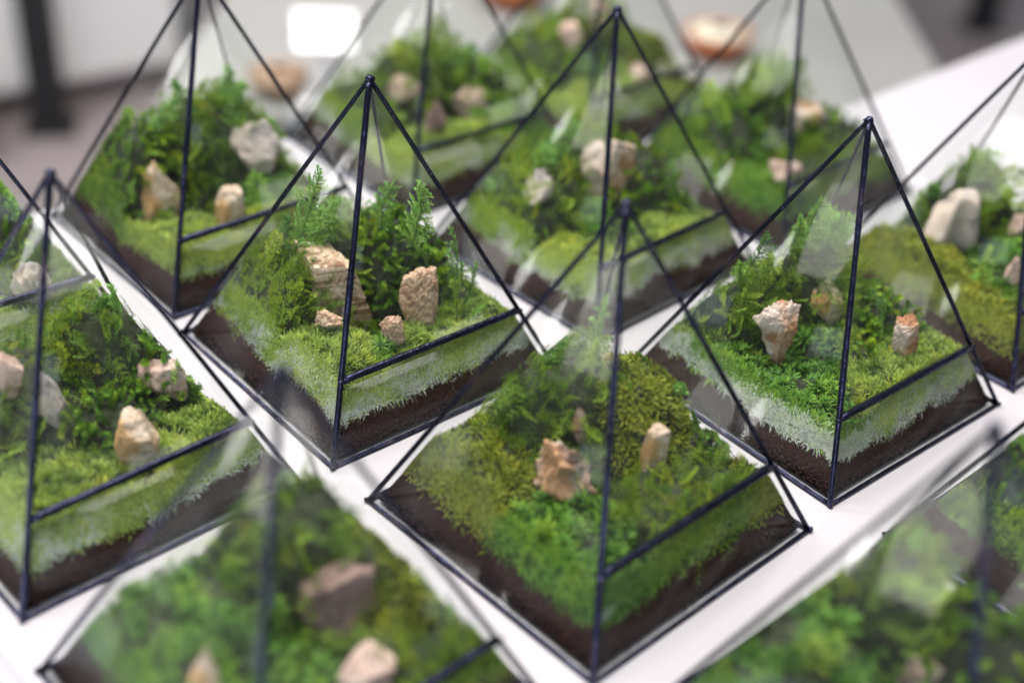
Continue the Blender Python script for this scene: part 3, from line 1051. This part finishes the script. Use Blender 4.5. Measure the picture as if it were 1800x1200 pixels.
def make_moss(n):
    sd = SEED[n]
    r = np.random.default_rng(sd)
    lod = LOD[n]
    mounds = MOUNDS[n]
    eps = .006
    store = {i: [[], [], [], [], [], 0] for i in range(len(mounds))}   # V F tip tone matidx count

    def put(i, V, F, tp, tn, mi):
        s = store[i]
        s[0].append(V)
        s[1].append(F + s[5])
        s[2].append(tp)
        s[3].append(tn)
        s[4].append(np.full(len(F), mi))
        s[5] += len(V)

    # the mat under the leaves
    G = 72
    a = np.linspace(-.455, .455, G + 1)
    X, Y = np.meshgrid(a, a, indexing='ij')
    Z, own = field(n, X.ravel(), Y.ravel())
    V = squeeze(n, np.stack([X.ravel(), Y.ravel(), np.maximum(Z, SOILTOP * .8) - .012], -1), .024)
    ii, jj = np.meshgrid(np.arange(G), np.arange(G), indexing='ij')
    q = (ii * (G + 1) + jj).ravel()
    quad = np.stack([q, q + G + 1, q + G + 2, q + 1], -1)
    qo = own[q]
    for i in range(len(mounds)):
        f = quad[qo == i]
        if not len(f):
            continue
        ids, inv = np.unique(f, return_inverse=True)
        f = inv.reshape(-1, 4)
        tr = np.concatenate([f[:, [0, 1, 2]], f[:, [0, 2, 3]]])
        put(i, V[ids], tr, np.zeros(len(ids)), np.full(len(ids), .5), 1)
    # leaves
    for i, (kind, mx, my, rx, ry, top) in enumerate(mounds):
        sp, ln, tilt = SPEC[kind]
        sp = sp / math.sqrt(lod)
        x0, x1 = max(-.46, mx - rx * 1.6), min(.46, mx + rx * 1.6)
        y0, y1 = max(-.46, my - ry * 1.6), min(.46, my + ry * 1.6)
        if True:                                  # owners can reach beyond their radius
            x0, x1, y0, y1 = -.455, .455, -.455, .455
        cnt = int((x1 - x0) * (y1 - y0) / sp ** 2 * 1.6)
        x, y = r.uniform(x0, x1, cnt), r.uniform(y0, y1, cnt)
        z, ow = field(n, x, y)
        k = ow == i
        k &= zlimit(n, x, y, .024) > SOILTOP + .03
        x, y, z = x[k], y[k], z[k]
        zx = (field(n, x + eps, y)[0] - field(n, x - eps, y)[0]) / (2 * eps)
        zy = (field(n, x, y + eps)[0] - field(n, x, y - eps)[0]) / (2 * eps)
        gr = np.sqrt(1 + zx ** 2 + zy ** 2)
        k = r.uniform(0, 1, len(x)) < np.clip(gr / 2.2, .45, 1)
        x, y, z, zx, zy = x[k], y[k], z[k], np.clip(zx[k], -2, 2), np.clip(zy[k], -2, 2)
        if not len(x):
            continue
        nor = np.stack([-zx, -zy, np.ones_like(zx)], -1)
        nor /= np.linalg.norm(nor, axis=1, keepdims=True)
        d = nor + tilt * r.normal(0, .6, (len(x), 3)) + np.array([0, 0, .25])
        cl = n2(x * 13, y * 13, sd + 9, 2)
        if kind in ('feather', 'dark'):
            # neighbouring leaves lean the same way, in locks
            ang = 6.28 * 2 * n2(x * 5, y * 5, sd + 31, 2)
            d = d + (.8 if kind == 'feather' else .5) * np.stack([np.cos(ang), np.sin(ang), np.zeros_like(ang)], -1)
        fine = n2(x * 40, y * 40, sd + 19, 2)
        sc = ln * (.6 + .5 * cl + .35 * (fine - .5)) * r.uniform(.75, 1.25, len(x)) / lod ** .28
        tone = np.clip(.5 + 1.1 * (cl - .5) + .9 * (fine - .5) + r.normal(0, .14, len(x)), 0, 1)
        pos = np.stack([x, y, z - .013], -1)
        W, F, tp, tn = instance(TPL[kind], pos, orient(d, r.uniform(0, 6.28, len(x))), sc, tone)
        lim = W[:, 2] > T[n][3] * .9
        W[lim, 2] = T[n][3] * .9
        put(i, squeeze(n, W), F, tp, tn, 0)
    # pale undersides pressed against the four panes
    for face in range(4):
        cnt = int(5200 * lod) if face in (0, 3) else int(1700 * lod)
        t = r.uniform(-1, 1, cnt)
        lo = soil_line(n, face, t) + .012 * n2(t * 40, t * 0 + face, sd + 6)
        # find how high the moss stands at the pane
        xx, yy = ((.372 + 0 * t, t * .372), (-t * .372, .372 + 0 * t), (-.372 + 0 * t, -t * .372), (t * .372, -.372 + 0 * t))[face]
        hz, ow = field(n, xx, yy)
        hz = np.maximum(hz, lo + .03) + .01
        z = lo + (hz - lo) * r.uniform(0, 1, cnt) ** 1.1
        m = .5 * (1 - z / T[n][3]) - .0225 - .022 * r.uniform(0, 1, cnt) ** 1.5
        x, y = ((m, t * m), (-t * m, m), (-m, -t * m), (t * m, -m))[face]
        ow = field(n, x * .97, y * .97)[1]
        nv = np.array(((1, 0, .3), (0, 1, .3), (-1, 0, .3), (0, -1, .3))[face], float)
        tg = np.array(((0, 1, 0), (-1, 0, 0), (0, -1, 0), (1, 0, 0))[face], float)
        d = nv * .35 + tg * r.normal(0, .7, (cnt, 1)) + np.array([0, 0, 1.0]) * r.normal(.1, .8, (cnt, 1))
        sc = r.uniform(.015, .036, cnt) / lod ** .25
        rel = (z - lo) / (hz - lo)
        tone = np.clip(.12 + .75 * n2(x * 17 + y * 17, z * 22, sd + 12) + .35 * (rel - .4) + .5 * (n2(x * 50 + y * 50, z * 60, sd + 13) - .5) + r.normal(0, .1, cnt), 0, 1)
        pos = np.stack([x, y, z], -1)
        green = (rel + .5 * (n2(x * 14 + y * 14, z * 20, sd + 15) - .5) * 1.6 * rel + r.normal(0, .06, cnt)) > .8
        green |= (n2(x * 6 + y * 6, z * 10, sd + 25) + r.normal(0, .12, cnt)) > .15 + .65 * PALE[n] - .25 * (rel - .4)
        if PALE[n] < .3:
            green[:] = True
            sc = sc * (r.uniform(0, 1, cnt) < .38) * 1.25
            tone = np.clip(tone * 1.25 - .2 + r.normal(0, .15, cnt), 0, 1)
        for i in range(len(mounds)):
            for gsel in (False, True):
                k = (ow == i) & (green == gsel) & (sc > 0)
                if k.sum() < 1:
                    continue
                W, F, tp, tn = instance(TPL['pale'], pos[k], orient(d[k], r.uniform(0, 6.28, k.sum())), sc[k], tone[k])
                put(i, squeeze(n, W, .0205 + 0.001 * r.uniform(0, 1)), F, tp, tn, 0 if gsel else 2)
        # strip of pale mat behind those leaves
        K = 60
        tt = np.linspace(-1, 1, K + 1)
        lo = soil_line(n, face, tt) + .008
        xx, yy = ((.372 + 0 * tt, tt * .372), (-tt * .372, .372 + 0 * tt), (-.372 + 0 * tt, -tt * .372), (tt * .372, -.372 + 0 * tt))[face]
        hz = np.maximum(field(n, xx, yy)[0], lo + .02) - .004
        Vs = []
        for zz in (lo, (lo + hz) / 2, hz):
            m = .5 * (1 - zz / T[n][3]) - .036
            x, y = ((m, tt * m), (-tt * m, m), (-m, -tt * m), (tt * m, -m))[face]
            Vs.append(np.stack([x, y, zz], -1))
        Vs = np.concatenate(Vs)
        oc = field(n, Vs[:K, 0] * .97, Vs[:K, 1] * .97)[1]
        for i in range(len(mounds)):
            ks = np.where(oc == i)[0]
            if not len(ks):
                continue
            f = []
            for b in (0, 1):
                for kk in ks:
                    a0 = b * (K + 1) + kk
                    f += [(a0, a0 + 1, a0 + K + 2), (a0, a0 + K + 2, a0 + K + 1)]
            ids, inv = np.unique(np.array(f), return_inverse=True)
            put(i, Vs[ids], inv.reshape(-1, 3), np.full(len(ids), .3), np.full(len(ids), .4), 3 if PALE[n] > .5 else 1)
    # one object per cushion
    for i, (kind, mx, my, rx, ry, top) in enumerate(mounds):
        s = store[i]
        if not s[0]:
            continue
        base = np.array([mx, my, SOILTOP])
        V = (np.concatenate(s[0]) - base) * T[n][4] * S
        me = mesh_np('moss', V, np.concatenate(s[1]), [M[kind], M['duff'], M['pale'], M['pale_duff']], smooth=False,
                     attrs={'tip': np.concatenate(s[2]), 'tone': np.concatenate(s[3])}, mat_idx=np.concatenate(s[4]))
        o = obj({'cushion': 'cushion_moss', 'olive': 'olive_moss', 'dark': 'shaggy_moss', 'star': 'star_moss', 'feather': 'feather_moss'}[kind],
                me, None, to_world(n, *base), rz_of(n))
        tag(o, LOOK[kind] + ' ' + where(mx, my) + ' by the ' + DESC[n], 'moss', 'moss cushions in the pyramids')


for n in T:
    make_moss(n)

# ------------------------------------------------------------------ stones
import bmesh


def ico(sub):
    bm = bmesh.new()
    bmesh.ops.create_icosphere(bm, subdivisions=sub, radius=1)
    V = np.array([v.co[:] for v in bm.verts])
    F = np.array([[v.index for v in f.verts] for f in bm.faces])
    bm.free()
    return V, F


ICO = {k: ico(k) for k in (4, 5, 6)}


def stone(shape, w, h, seed, sub):
    r = np.random.default_rng(seed)
    d, F = ICO[sub]
    d = d.copy()
    p = {'block': 1.0, 'slab': .85, 'pitted': .62, 'cleft': .5, 'craggy': .45, 'gnarl': .55}.get(shape, .3)
    v = d / (np.max(np.abs(d), axis=1, keepdims=True) ** p)
    # broken faces
    cuts = {'block': 0, 'pitted': 6, 'slab': 5, 'gnarl': 3}.get(shape, 12)
    for _ in range(cuts):
        nn = unit(r.normal(0, 1, 3))
        off = r.uniform(.62, .9) if shape not in ('block', 'slab', 'pitted') else r.uniform(.9, 1.1)
        ex = np.maximum(v @ nn - off, 0)
        v = v - nn[None] * ex[:, None]
    z = v[:, 2].copy()
    zt = np.clip((z + 1) / 2, 0, 1)
    if shape == 'block':          # sheer left side, right side sloping down and out
        v[:, 0] = np.where(v[:, 0] > 0, v[:, 0] * (.30 + .85 * (1 - zt) ** .8), v[:, 0])
        v[:, 2] += -.16 * np.clip(v[:, 0] + .5, 0, 1) * zt + .12 * zt * (vnoise(np.stack([d[:, 0] * 5, d[:, 1] * 5, 0 * z], -1), seed) - .5)
        v[:, :2] += .03 * (vnoise(v * 2.3, seed + 6) - .5)[:, None]
        lay = z * 13 + .9 * v[:, 0] + 1.6 * fbm(v * np.array([1.5, 1.5, .6]), seed, 3)
        led = np.abs((lay % 1) - .5) * 2
        cr = np.clip((vnoise(np.stack([np.floor(lay) * 7.3, d[:, 0] * 2.4, d[:, 1] * 2.4], -1), seed) - .35) * 3, 0, 1)
        frnt = np.clip((d[:, 0] + .45) * 5, 0.06, 1)
        gro = (np.clip(1 - led * 3.2, 0, 1)) * cr * frnt
        step = (vnoise(np.stack([np.floor(lay) * 3.1, d[:, 0] * 1.3 + 4, d[:, 1] * 1.3], -1), seed + 3) - .5) * .12 * frnt
        v[:, :2] *= (1 - .17 * gro + .7 * step * (d[:, 0] > -.3))[:, None]
    elif shape == 'funnel':
        v[:, 0] *= .38 + .85 * zt ** 1.4
        v[:, 1] *= .55 + .5 * zt
        v[:, 0] += .38 * (zt - .5) * 0 + .22 * (1 - zt)
        sp = np.exp(-((z - .55) / .2) ** 2) * np.clip(-d[:, 0], 0, 1) ** 3
        v[:, 0] -= .55 * sp
        v[:, 2] += .28 * np.clip(v[:, 0], 0, 1) * zt
    elif shape == 'shard':
        k = 1.0 - .72 * zt ** 1.2
        v[:, :2] *= k[:, None] * 1.25
        v[:, 0] += -.25 * zt + .1
    elif shape == 'cleft':
        cl = np.exp(-((d[:, 0] + .25) / .16) ** 2) * np.clip(zt - .25, 0, 1)
        v[:, 2] -= .95 * cl * (v[:, 2] > -.6)
        v[:, 2] -= .35 * np.clip(-v[:, 0] - .2, 0, 1) * zt
        v[:, 0] *= 1 - .15 * zt
    elif shape == 'arch':
        hol = np.exp(-((d[:, 0] - .1) / .33) ** 2) * (d[:, 1] < .2)
        v[:, 1] += .75 * hol * np.clip(-d[:, 1], 0, 1) * np.clip(1.2 - zt, 0, 1)
        v[:, :2] *= (1.05 - .25 * zt)[:, None]
    elif shape == 'gnarl':
        v[:, 0] *= .8 + .5 * (1 - zt)
        v[:, 0] += .55 * (.5 - zt)
        v[:, 2] += .35 * np.exp(-((d[:, 0] + .55) / .25) ** 2) * zt
        tw = .25 * np.sin(z * 5 + seed)
        v[:, 1] += tw
        rd = fbm(np.stack([d[:, 0] * 2.2 + d[:, 2] * 2.4, d[:, 1] * 5, d[:, 2] * 1.2 - d[:, 0] * 1.4], -1), seed, 4)
        v *= (1 + .8 * (rd - .5))[:, None]
    elif shape == 'slab':
        v[:, 0] *= .92 - .12 * zt
        v[:, 2] += .12 * v[:, 0] * zt
    elif shape == 'pitted':
        v[:, 2] += .22 * v[:, 0] * zt
        v[:, 0] *= 1.02 - .12 * zt
    if shape in ('block', 'slab'):
        ca, sa = math.cos(.48), math.sin(.48)
        v[:, :2] = np.stack([ca * v[:, 0] - sa * v[:, 1], sa * v[:, 0] + ca * v[:, 1]], -1)
    # roughness
    amp = {'block': .05, 'pitted': .10, 'slab': .10, 'craggy': .30, 'rust': .2}.get(shape, .20)
    v *= (1 + amp * (fbm(d * 2.6 + seed, seed, 5) - .5) * 2)[:, None]
    if shape in ('craggy', 'gnarl', 'funnel', 'cleft', 'shard'):
        rg = 1 - np.abs(2 * fbm(d * 3.4 + 7, seed + 9, 4) - 1)
        v *= (1 - .16 * (rg - .6))[:, None]
        v *= (1 + .05 * (fbm(d * 14, seed + 4, 3) - .5) * 2)[:, None]
    if shape in ('pitted', 'craggy'):
        pit = vnoise(v * np.array([7, 7, 9]) + 3, seed + 2)
        pit2 = vnoise(v * np.array([13, 13, 16]) + 9, seed + 5)
        v *= (1 - (.55 if shape == 'pitted' else .14) * np.clip(pit - .5, 0, 1) - .3 * np.clip(pit2 - .52, 0, 1))[:, None]
    if shape == 'block':
        pit = vnoise(d * 8, seed + 2)
        v *= (1 - .22 * np.clip(pit - .72, 0, 1) * (v[:, 0] < -.55))[:, None]
    lo, hi = v.min(0), v.max(0)
    v = (v - (lo + hi) / 2) / (hi - lo)
    dep = {'block': .8, 'slab': .8, 'pitted': .62, 'shard': .7, 'funnel': .6}.get(shape, .8)
    sink = .035
    return v * np.array([w, w * dep, h + sink]) + np.array([0, 0, (h + sink) / 2 - sink]), F


STONE_Z = {('A', 'block'): .105, ('C', 'funnel'): .145}
NAMES = {'block': 'layered_stone', 'pitted': 'pitted_stone', 'slab': 'upright_stone', 'shard': 'pointed_stone', 'boulder': 'round_stone',
         'funnel': 'funnel_stone', 'cleft': 'forked_stone', 'arch': 'arched_stone', 'gnarl': 'gnarled_stone', 'craggy': 'craggy_stone'}
for i, (n, x, y, w, h, shape, mk, label) in enumerate(ROCKS):
    sub = 6 if n in ('A', 'C') and h > .1 else 5 if n in 'ACDEBG' else 4
    V, F = stone(shape, w, h, 500 + 13 * i, sub)
    x, y = x - .7 * .16 * w, y + .7 * .16 * w
    z = float(field(n, np.array([x]), np.array([y]))[0][0])
    z = min(z, float(field(n, np.array([x + .25 * w]), np.array([y - .25 * w]))[0][0]) + .02) + .012
    z = STONE_Z.get((n, shape), z)
    a = rz_of(n)
    c, s = math.cos(-a), math.sin(-a)
    L_ = np.stack([c * V[:, 0] - s * V[:, 1] + x, s * V[:, 0] + c * V[:, 1] + y, V[:, 2] + z], -1)
    L_ = squeeze(n, L_, .022) - np.array([x, y, z])
    me = mesh_np('stone', L_ * T[n][4] * S, F, M[mk], smooth=True)
    o = obj(NAMES[shape], me, None, to_world(n, x, y, z), a)
    tag(o, label, 'stone', 'stones set in the moss')


# ------------------------------------------------------------------ sprigs
def tube(P, r0, r1, k=5):
    P = np.array(P)
    V, F = [], []
    for i, p in enumerate(P):
        t = unit(P[min(i + 1, len(P) - 1)] - P[max(i - 1, 0)])
        a = unit(np.cross(t, np.array([.3, .9, .2])))
        b = np.cross(t, a)
        rr = r0 + (r1 - r0) * i / (len(P) - 1)
        for j in range(k):
            an = 6.283 * j / k
            V.append(p + (a * math.cos(an) + b * math.sin(an)) * rr)
    for i in range(len(P) - 1):
        for j in range(k):
            jj = (j + 1) % k
            F += [(i * k + j, i * k + jj, i * k + k + jj), (i * k + j, i * k + k + jj, i * k + k + j)]
    return np.array(V), np.array(F)


def leafy(P, size, nper, r, out, all_round):
    """small scale leaves along a twig P"""
    P = np.array(P)
    for i in range(len(P) - 1):
        t = unit(P[i + 1] - P[i])
        a = unit(np.cross(t, np.array([.35, .8, .3])))
        b = np.cross(t, a)
        for j in range(nper):
            an = (j * 6.283 / nper + i * 1.1) if all_round else ((j % 2) * 3.14159 + r.normal(0, .45))
            o = a * math.cos(an) + b * math.sin(an)
            p = P[i] + (P[i + 1] - P[i]) * (j + r.uniform(0, 1)) / nper
            dd = unit(o * .8 + t * .75)
            w = unit(np.cross(dd, t)) * size * .2
            L = size * r.uniform(.75, 1.2)
            u = i / len(P)
            m = p + dd * L * .45
            out.append((np.array([p, m - w, m + w, p + dd * L + t * L * .15]), np.array([(0, 1, 2), (1, 3, 2)]), np.array([.2, .5, .5, .75 + .25 * u])))


SPRIG_LABEL = {'fern': 'feathery frond', 'spruce': 'scaly sprig'}
for i, (n, x, y, dx, dy, dz, kind) in enumerate(SPRIGS):
    r = np.random.default_rng(900 + 7 * i)
    z = float(field(n, np.array([x]), np.array([y]))[0][0]) - .02
    root = np.zeros(3)
    dz = max(dz, .03) + .02
    tip = np.array([dx, dy, dz])
    L = np.linalg.norm(tip)
    if L < .12:
        tip *= .12 / L
        L = .12
    for _ in range(14):
        e_ = np.array([x, y, z]) + tip * 1.04
        if max(abs(e_[0]), abs(e_[1])) < .5 * (1 - e_[2] / T[n][3]) - .02:
            break
        tip = tip * .96 + np.array([-x, -y, 0]) * .02 * (L > .15)
    L = np.linalg.norm(tip)
    K = 22 if kind == 'fern' else 26
    bow = unit(np.cross(tip, r.normal(0, 1, 3))) * L * r.uniform(.05, .13)
    up = np.array([0, 0, 1.0]) * L * (.22 if kind == 'fern' else .05)
    P = [root + tip * t + bow * math.sin(3.14 * t) + up * 4 * t * (1 - t) * .5 + r.normal(0, .0012, 3) for t in np.linspace(0, 1, K)]
    P = np.array(P)
    stems = [tube(P, .0042, .0012)]
    leaves = []
    lod = LOD[n] ** .5
    sz_leaf = .018 / lod ** .5
    leafy(P[2:], sz_leaf, 4 if kind == 'spruce' else 2, r, leaves, kind == 'spruce')
    nb = 17 if kind == 'fern' else 5
    pl = unit(np.cross(tip, np.array([.2, -.75, .62])))       # plane of the frond
    for b in range(nb):
        for sgn in ((-1, 1) if kind == 'fern' else (r.choice([-1, 1]),)):
            t = (.14 + .8 * (b + r.uniform(0, .6)) / nb) if kind == 'fern' else r.uniform(.25, .8)
            k = int(t * (K - 1))
            tg = unit(P[min(k + 1, K - 1)] - P[k])
            d = unit(tg * .75 + pl * sgn * r.uniform(.6, 1.0) + r.normal(0, .16, 3))
            bl = L * (.30 if kind == 'fern' else .22) * (1 - t) ** .55 * (.5 + 1.2 * min(t, .4)) * r.uniform(.7, 1.2) + .012
            kk = max(4, int(bl / .0105))
            Q = [P[k] + d * bl * q + np.array([0, 0, -.22]) * bl * q * q + tg * bl * .12 * q * q for q in np.linspace(0, 1, kk)]
            stems.append(tube(Q, .0022, .0008, 3))
            leafy(Q, sz_leaf * .8, 3, r, leaves, kind == 'spruce')
    Vs, Fs, off = [], [], 0
    for v, f in stems:
        Vs.append(v)
        Fs.append(f + off)
        off += len(v)
    base = np.array([x, y, z])
    sc = T[n][4] * S
    Vst = (squeeze(n, np.concatenate(Vs) + base) - base) * sc
    Vl, Fl, tl = join(leaves)
    Vl = (squeeze(n, Vl + base) - base) * sc
    o = bpy.data.objects.new('moss_frond' if kind == 'fern' else 'moss_sprig', None)
    o.empty_display_size = .01
    col.objects.link(o)
    o.location = to_world(n, x, y, z)
    o.rotation_euler = (0, 0, rz_of(n))
    near = sorted(((q[1] - x) ** 2 + (q[2] - y) ** 2, q[5]) for q in ROCKS if q[0] == n)
    hz_ = math.hypot(tip[0], tip[1])
    lean = 'upright ' if hz_ < .35 * tip[2] else 'bar-leaning ' if tip[0] > abs(tip[1]) else 'side-leaning ' if tip[1] > abs(tip[0]) else 'back-leaning '
    tag(o, ('long ' if L > .2 else 'short ') + lean + SPRIG_LABEL[kind] + ' near the ' + NAMES[near[0][1]].replace('_', ' ') + ', with the ' + DESC[n], 'sprig', 'sprigs growing from the moss')
    obj('stem', mesh_np('stem', Vst, np.concatenate(Fs), M['stem'], smooth=True), o)
    tone = np.clip(.5 + .25 * r.normal(0, 1) + r.normal(0, .12, len(Vl)), 0, 1)
    obj('foliage', mesh_np('foliage', Vl, Fl, M['sprig'], attrs={'tip': tl, 'tone': tone}), o)

# ------------------------------------------------------------------ behind the table
M['counter'] = simple_mat('light_grey_counter', (0.27, 0.265, 0.255), 0.6, noise_scale=5, noise_amt=0.08)
M['pillar'] = simple_mat('taupe_post', (0.22, 0.18, 0.19), 0.6)
M['lamp'], _nt, _o = new_mat('lit_diffuser')
_e = N(_nt, 'ShaderNodeEmission', i_Strength=2.5)
_e.inputs[0].default_value = (1, 0.98, 0.94, 1)
_nt.links.new(_e.outputs[0], _o.inputs[0])


def thing(name, label, cat, loc, rz=0.0, group=None):
    o = bpy.data.objects.new(name, None)
    o.empty_display_size = .05
    col.objects.link(o)
    o.location = loc
    o.rotation_euler = (0, 0, rz)
    return tag(o, label, cat, group)


def lathe(name, prof, mat, parent, k=40):
    V, F = [], []
    for r_, z_ in prof:
        for j in range(k):
            a_ = 6.2832 * j / k
            V.append((r_ * math.cos(a_), r_ * math.sin(a_), z_))
    for i_ in range(len(prof) - 1):
        for j in range(k):
            jj = (j + 1) % k
            F += [(i_ * k + j, i_ * k + jj, i_ * k + k + jj), (i_ * k + j, i_ * k + k + jj, i_ * k + k + j)]
    return obj(name, mesh_np(name, np.array(V), np.array(F), mat, smooth=True), parent)


FZ = -0.76
# white cabinet standing on the floor, with a black post before it
cab = thing('white_cabinet', 'plain white cabinet standing on the floor behind the black post', 'cabinet', (-1.15, 2.40, FZ), math.atan2(.62, .78))
obj('carcass', box_me('carcass', -.75, .52, .02, .5, .04, .82, M['table_side'], .006), cab)
obj('plinth', box_me('plinth', -.73, .50, .05, .48, 0, .042, M['floor']), cab)
for k in range(2):
    obj('door', box_me('door', -.74 + k * .63, -.74 + k * .63 + .615, 0, .021, .06, .80, M['table_side'], .004), cab)
post = thing('black_post', 'square black steel post with a foot plate before the white cabinet', 'post', (-.955, 2.46, FZ), .2)
obj('shaft', box_me('shaft', -.031, .031, -.031, .031, .008, 1.3, M['black'], .003), post)
obj('foot_plate', box_me('foot_plate', -.05, .05, -.05, .05, 0, .009, M['black'], .002), post)
pil = thing('taupe_post', 'dull taupe post standing between cabinet and grey counter', 'post', (-.70, 2.86, FZ), .1)
obj('shaft', box_me('shaft', -.04, .04, -.04, .04, .01, 1.2, M['pillar'], .004), pil)
obj('foot_plate', box_me('foot_plate', -.06, .06, -.06, .06, 0, .012, M['pillar'], .003), pil)
st = thing('white_stool', 'small white box stool carrying the dark bowl', 'stool', (-1.12, 2.30, FZ), .5)
obj('seat', box_me('seat', -.09, .09, -.09, .09, .12, .145, M['table_side'], .004), st)
for sx in (-1, 1):
    obj('side', box_me('side', sx * .075 - .009, sx * .075 + .009, -.085, .085, 0, .121, M['table_side'], .002), st)
bw = thing('dark_bowl', 'dark round bowl of greenery on the white stool', 'bowl', (-1.12, 2.30, FZ + .145))
lathe('bowl', [(.0, 0.001), (.05, 0.0), (.085, .04), (.10, .10), (.095, .14), (.088, .14), (.09, .10), (.0, .09)], M['black'], bw)
lathe('greenery', [(.0, .17), (.04, .165), (.07, .15), (.086, .125), (.08, .10)], M['duff'], bw)
# grey counter with a few wares
ct = thing('grey_counter', 'light grey counter with terracotta bowls behind the terrariums', 'counter', (0.12, 2.0, FZ))
obj('top', box_me('top', -.55, .42, -.58, 1.2, .505, .54, M['counter'], .004), ct)
obj('body', box_me('body', -.50, .37, -.50, 1.15, 0, .506, M['pillar'], .004), ct)
CZ = FZ + .54


def bowl(name, label, loc, r_, mat, fillmat):
    b = thing(name, label, 'bowl', loc)
    lathe('bowl', [(.0, .001), (r_ * .55, 0), (r_ * .85, r_ * .35), (r_, r_ * .8), (r_ * .94, r_ * .8), (r_ * .8, r_ * .4), (0, r_ * .3)], mat, b)
    lathe('filling', [(.0, r_ * .95), (r_ * .5, r_ * .9), (r_ * .93, r_ * .72), (r_ * .8, r_ * .5)], fillmat, b)
    return b


bowl('terracotta_bowl', 'orange terracotta bowl heaped with cream sand', (.240, 1.70, CZ), .046, M['terracotta'], M['cream'])
bowl('terracotta_bowl', 'brown terracotta bowl under a mound of pinkish sand', (-.035, 1.84, CZ), .05, M['terracotta'], M['cream'])
bowl('ochre_bowl', 'shallow ochre bowl of sand below the lit lamp', (-.295, 1.475, CZ), .036, M['ochre'], M['ochre'])
LAMPLOC = (-.236, 1.45, CZ)
lp = thing('lit_lamp', 'lit rectangular lamp with white glow on the grey counter', 'lamp', LAMPLOC, .1)
obj('housing', box_me('housing', -.036, .036, .0, .02, .068, .110, M['table_side'], .003), lp)
obj('diffuser', box_me('diffuser', -.033, .033, -.004, .0, .071, .107, M['lamp']), lp)
obj('stand', box_me('stand', -.006, .006, .004, .016, .006, .070, M['table_side'], .001), lp)
obj('foot', box_me('foot', -.03, .03, -.015, .035, 0, .008, M['table_side'], .002), lp)
ch = thing('dark_post', 'dark post rising from the floor beyond the empty white table', 'post', (1.17, 3.47, FZ), .2)
obj('shaft', box_me('shaft', -.03, .03, -.03, .03, .008, 1.0, M['black'], .003), ch)
obj('foot_plate', box_me('foot_plate', -.05, .05, -.05, .05, 0, .009, M['black'], .002), ch)
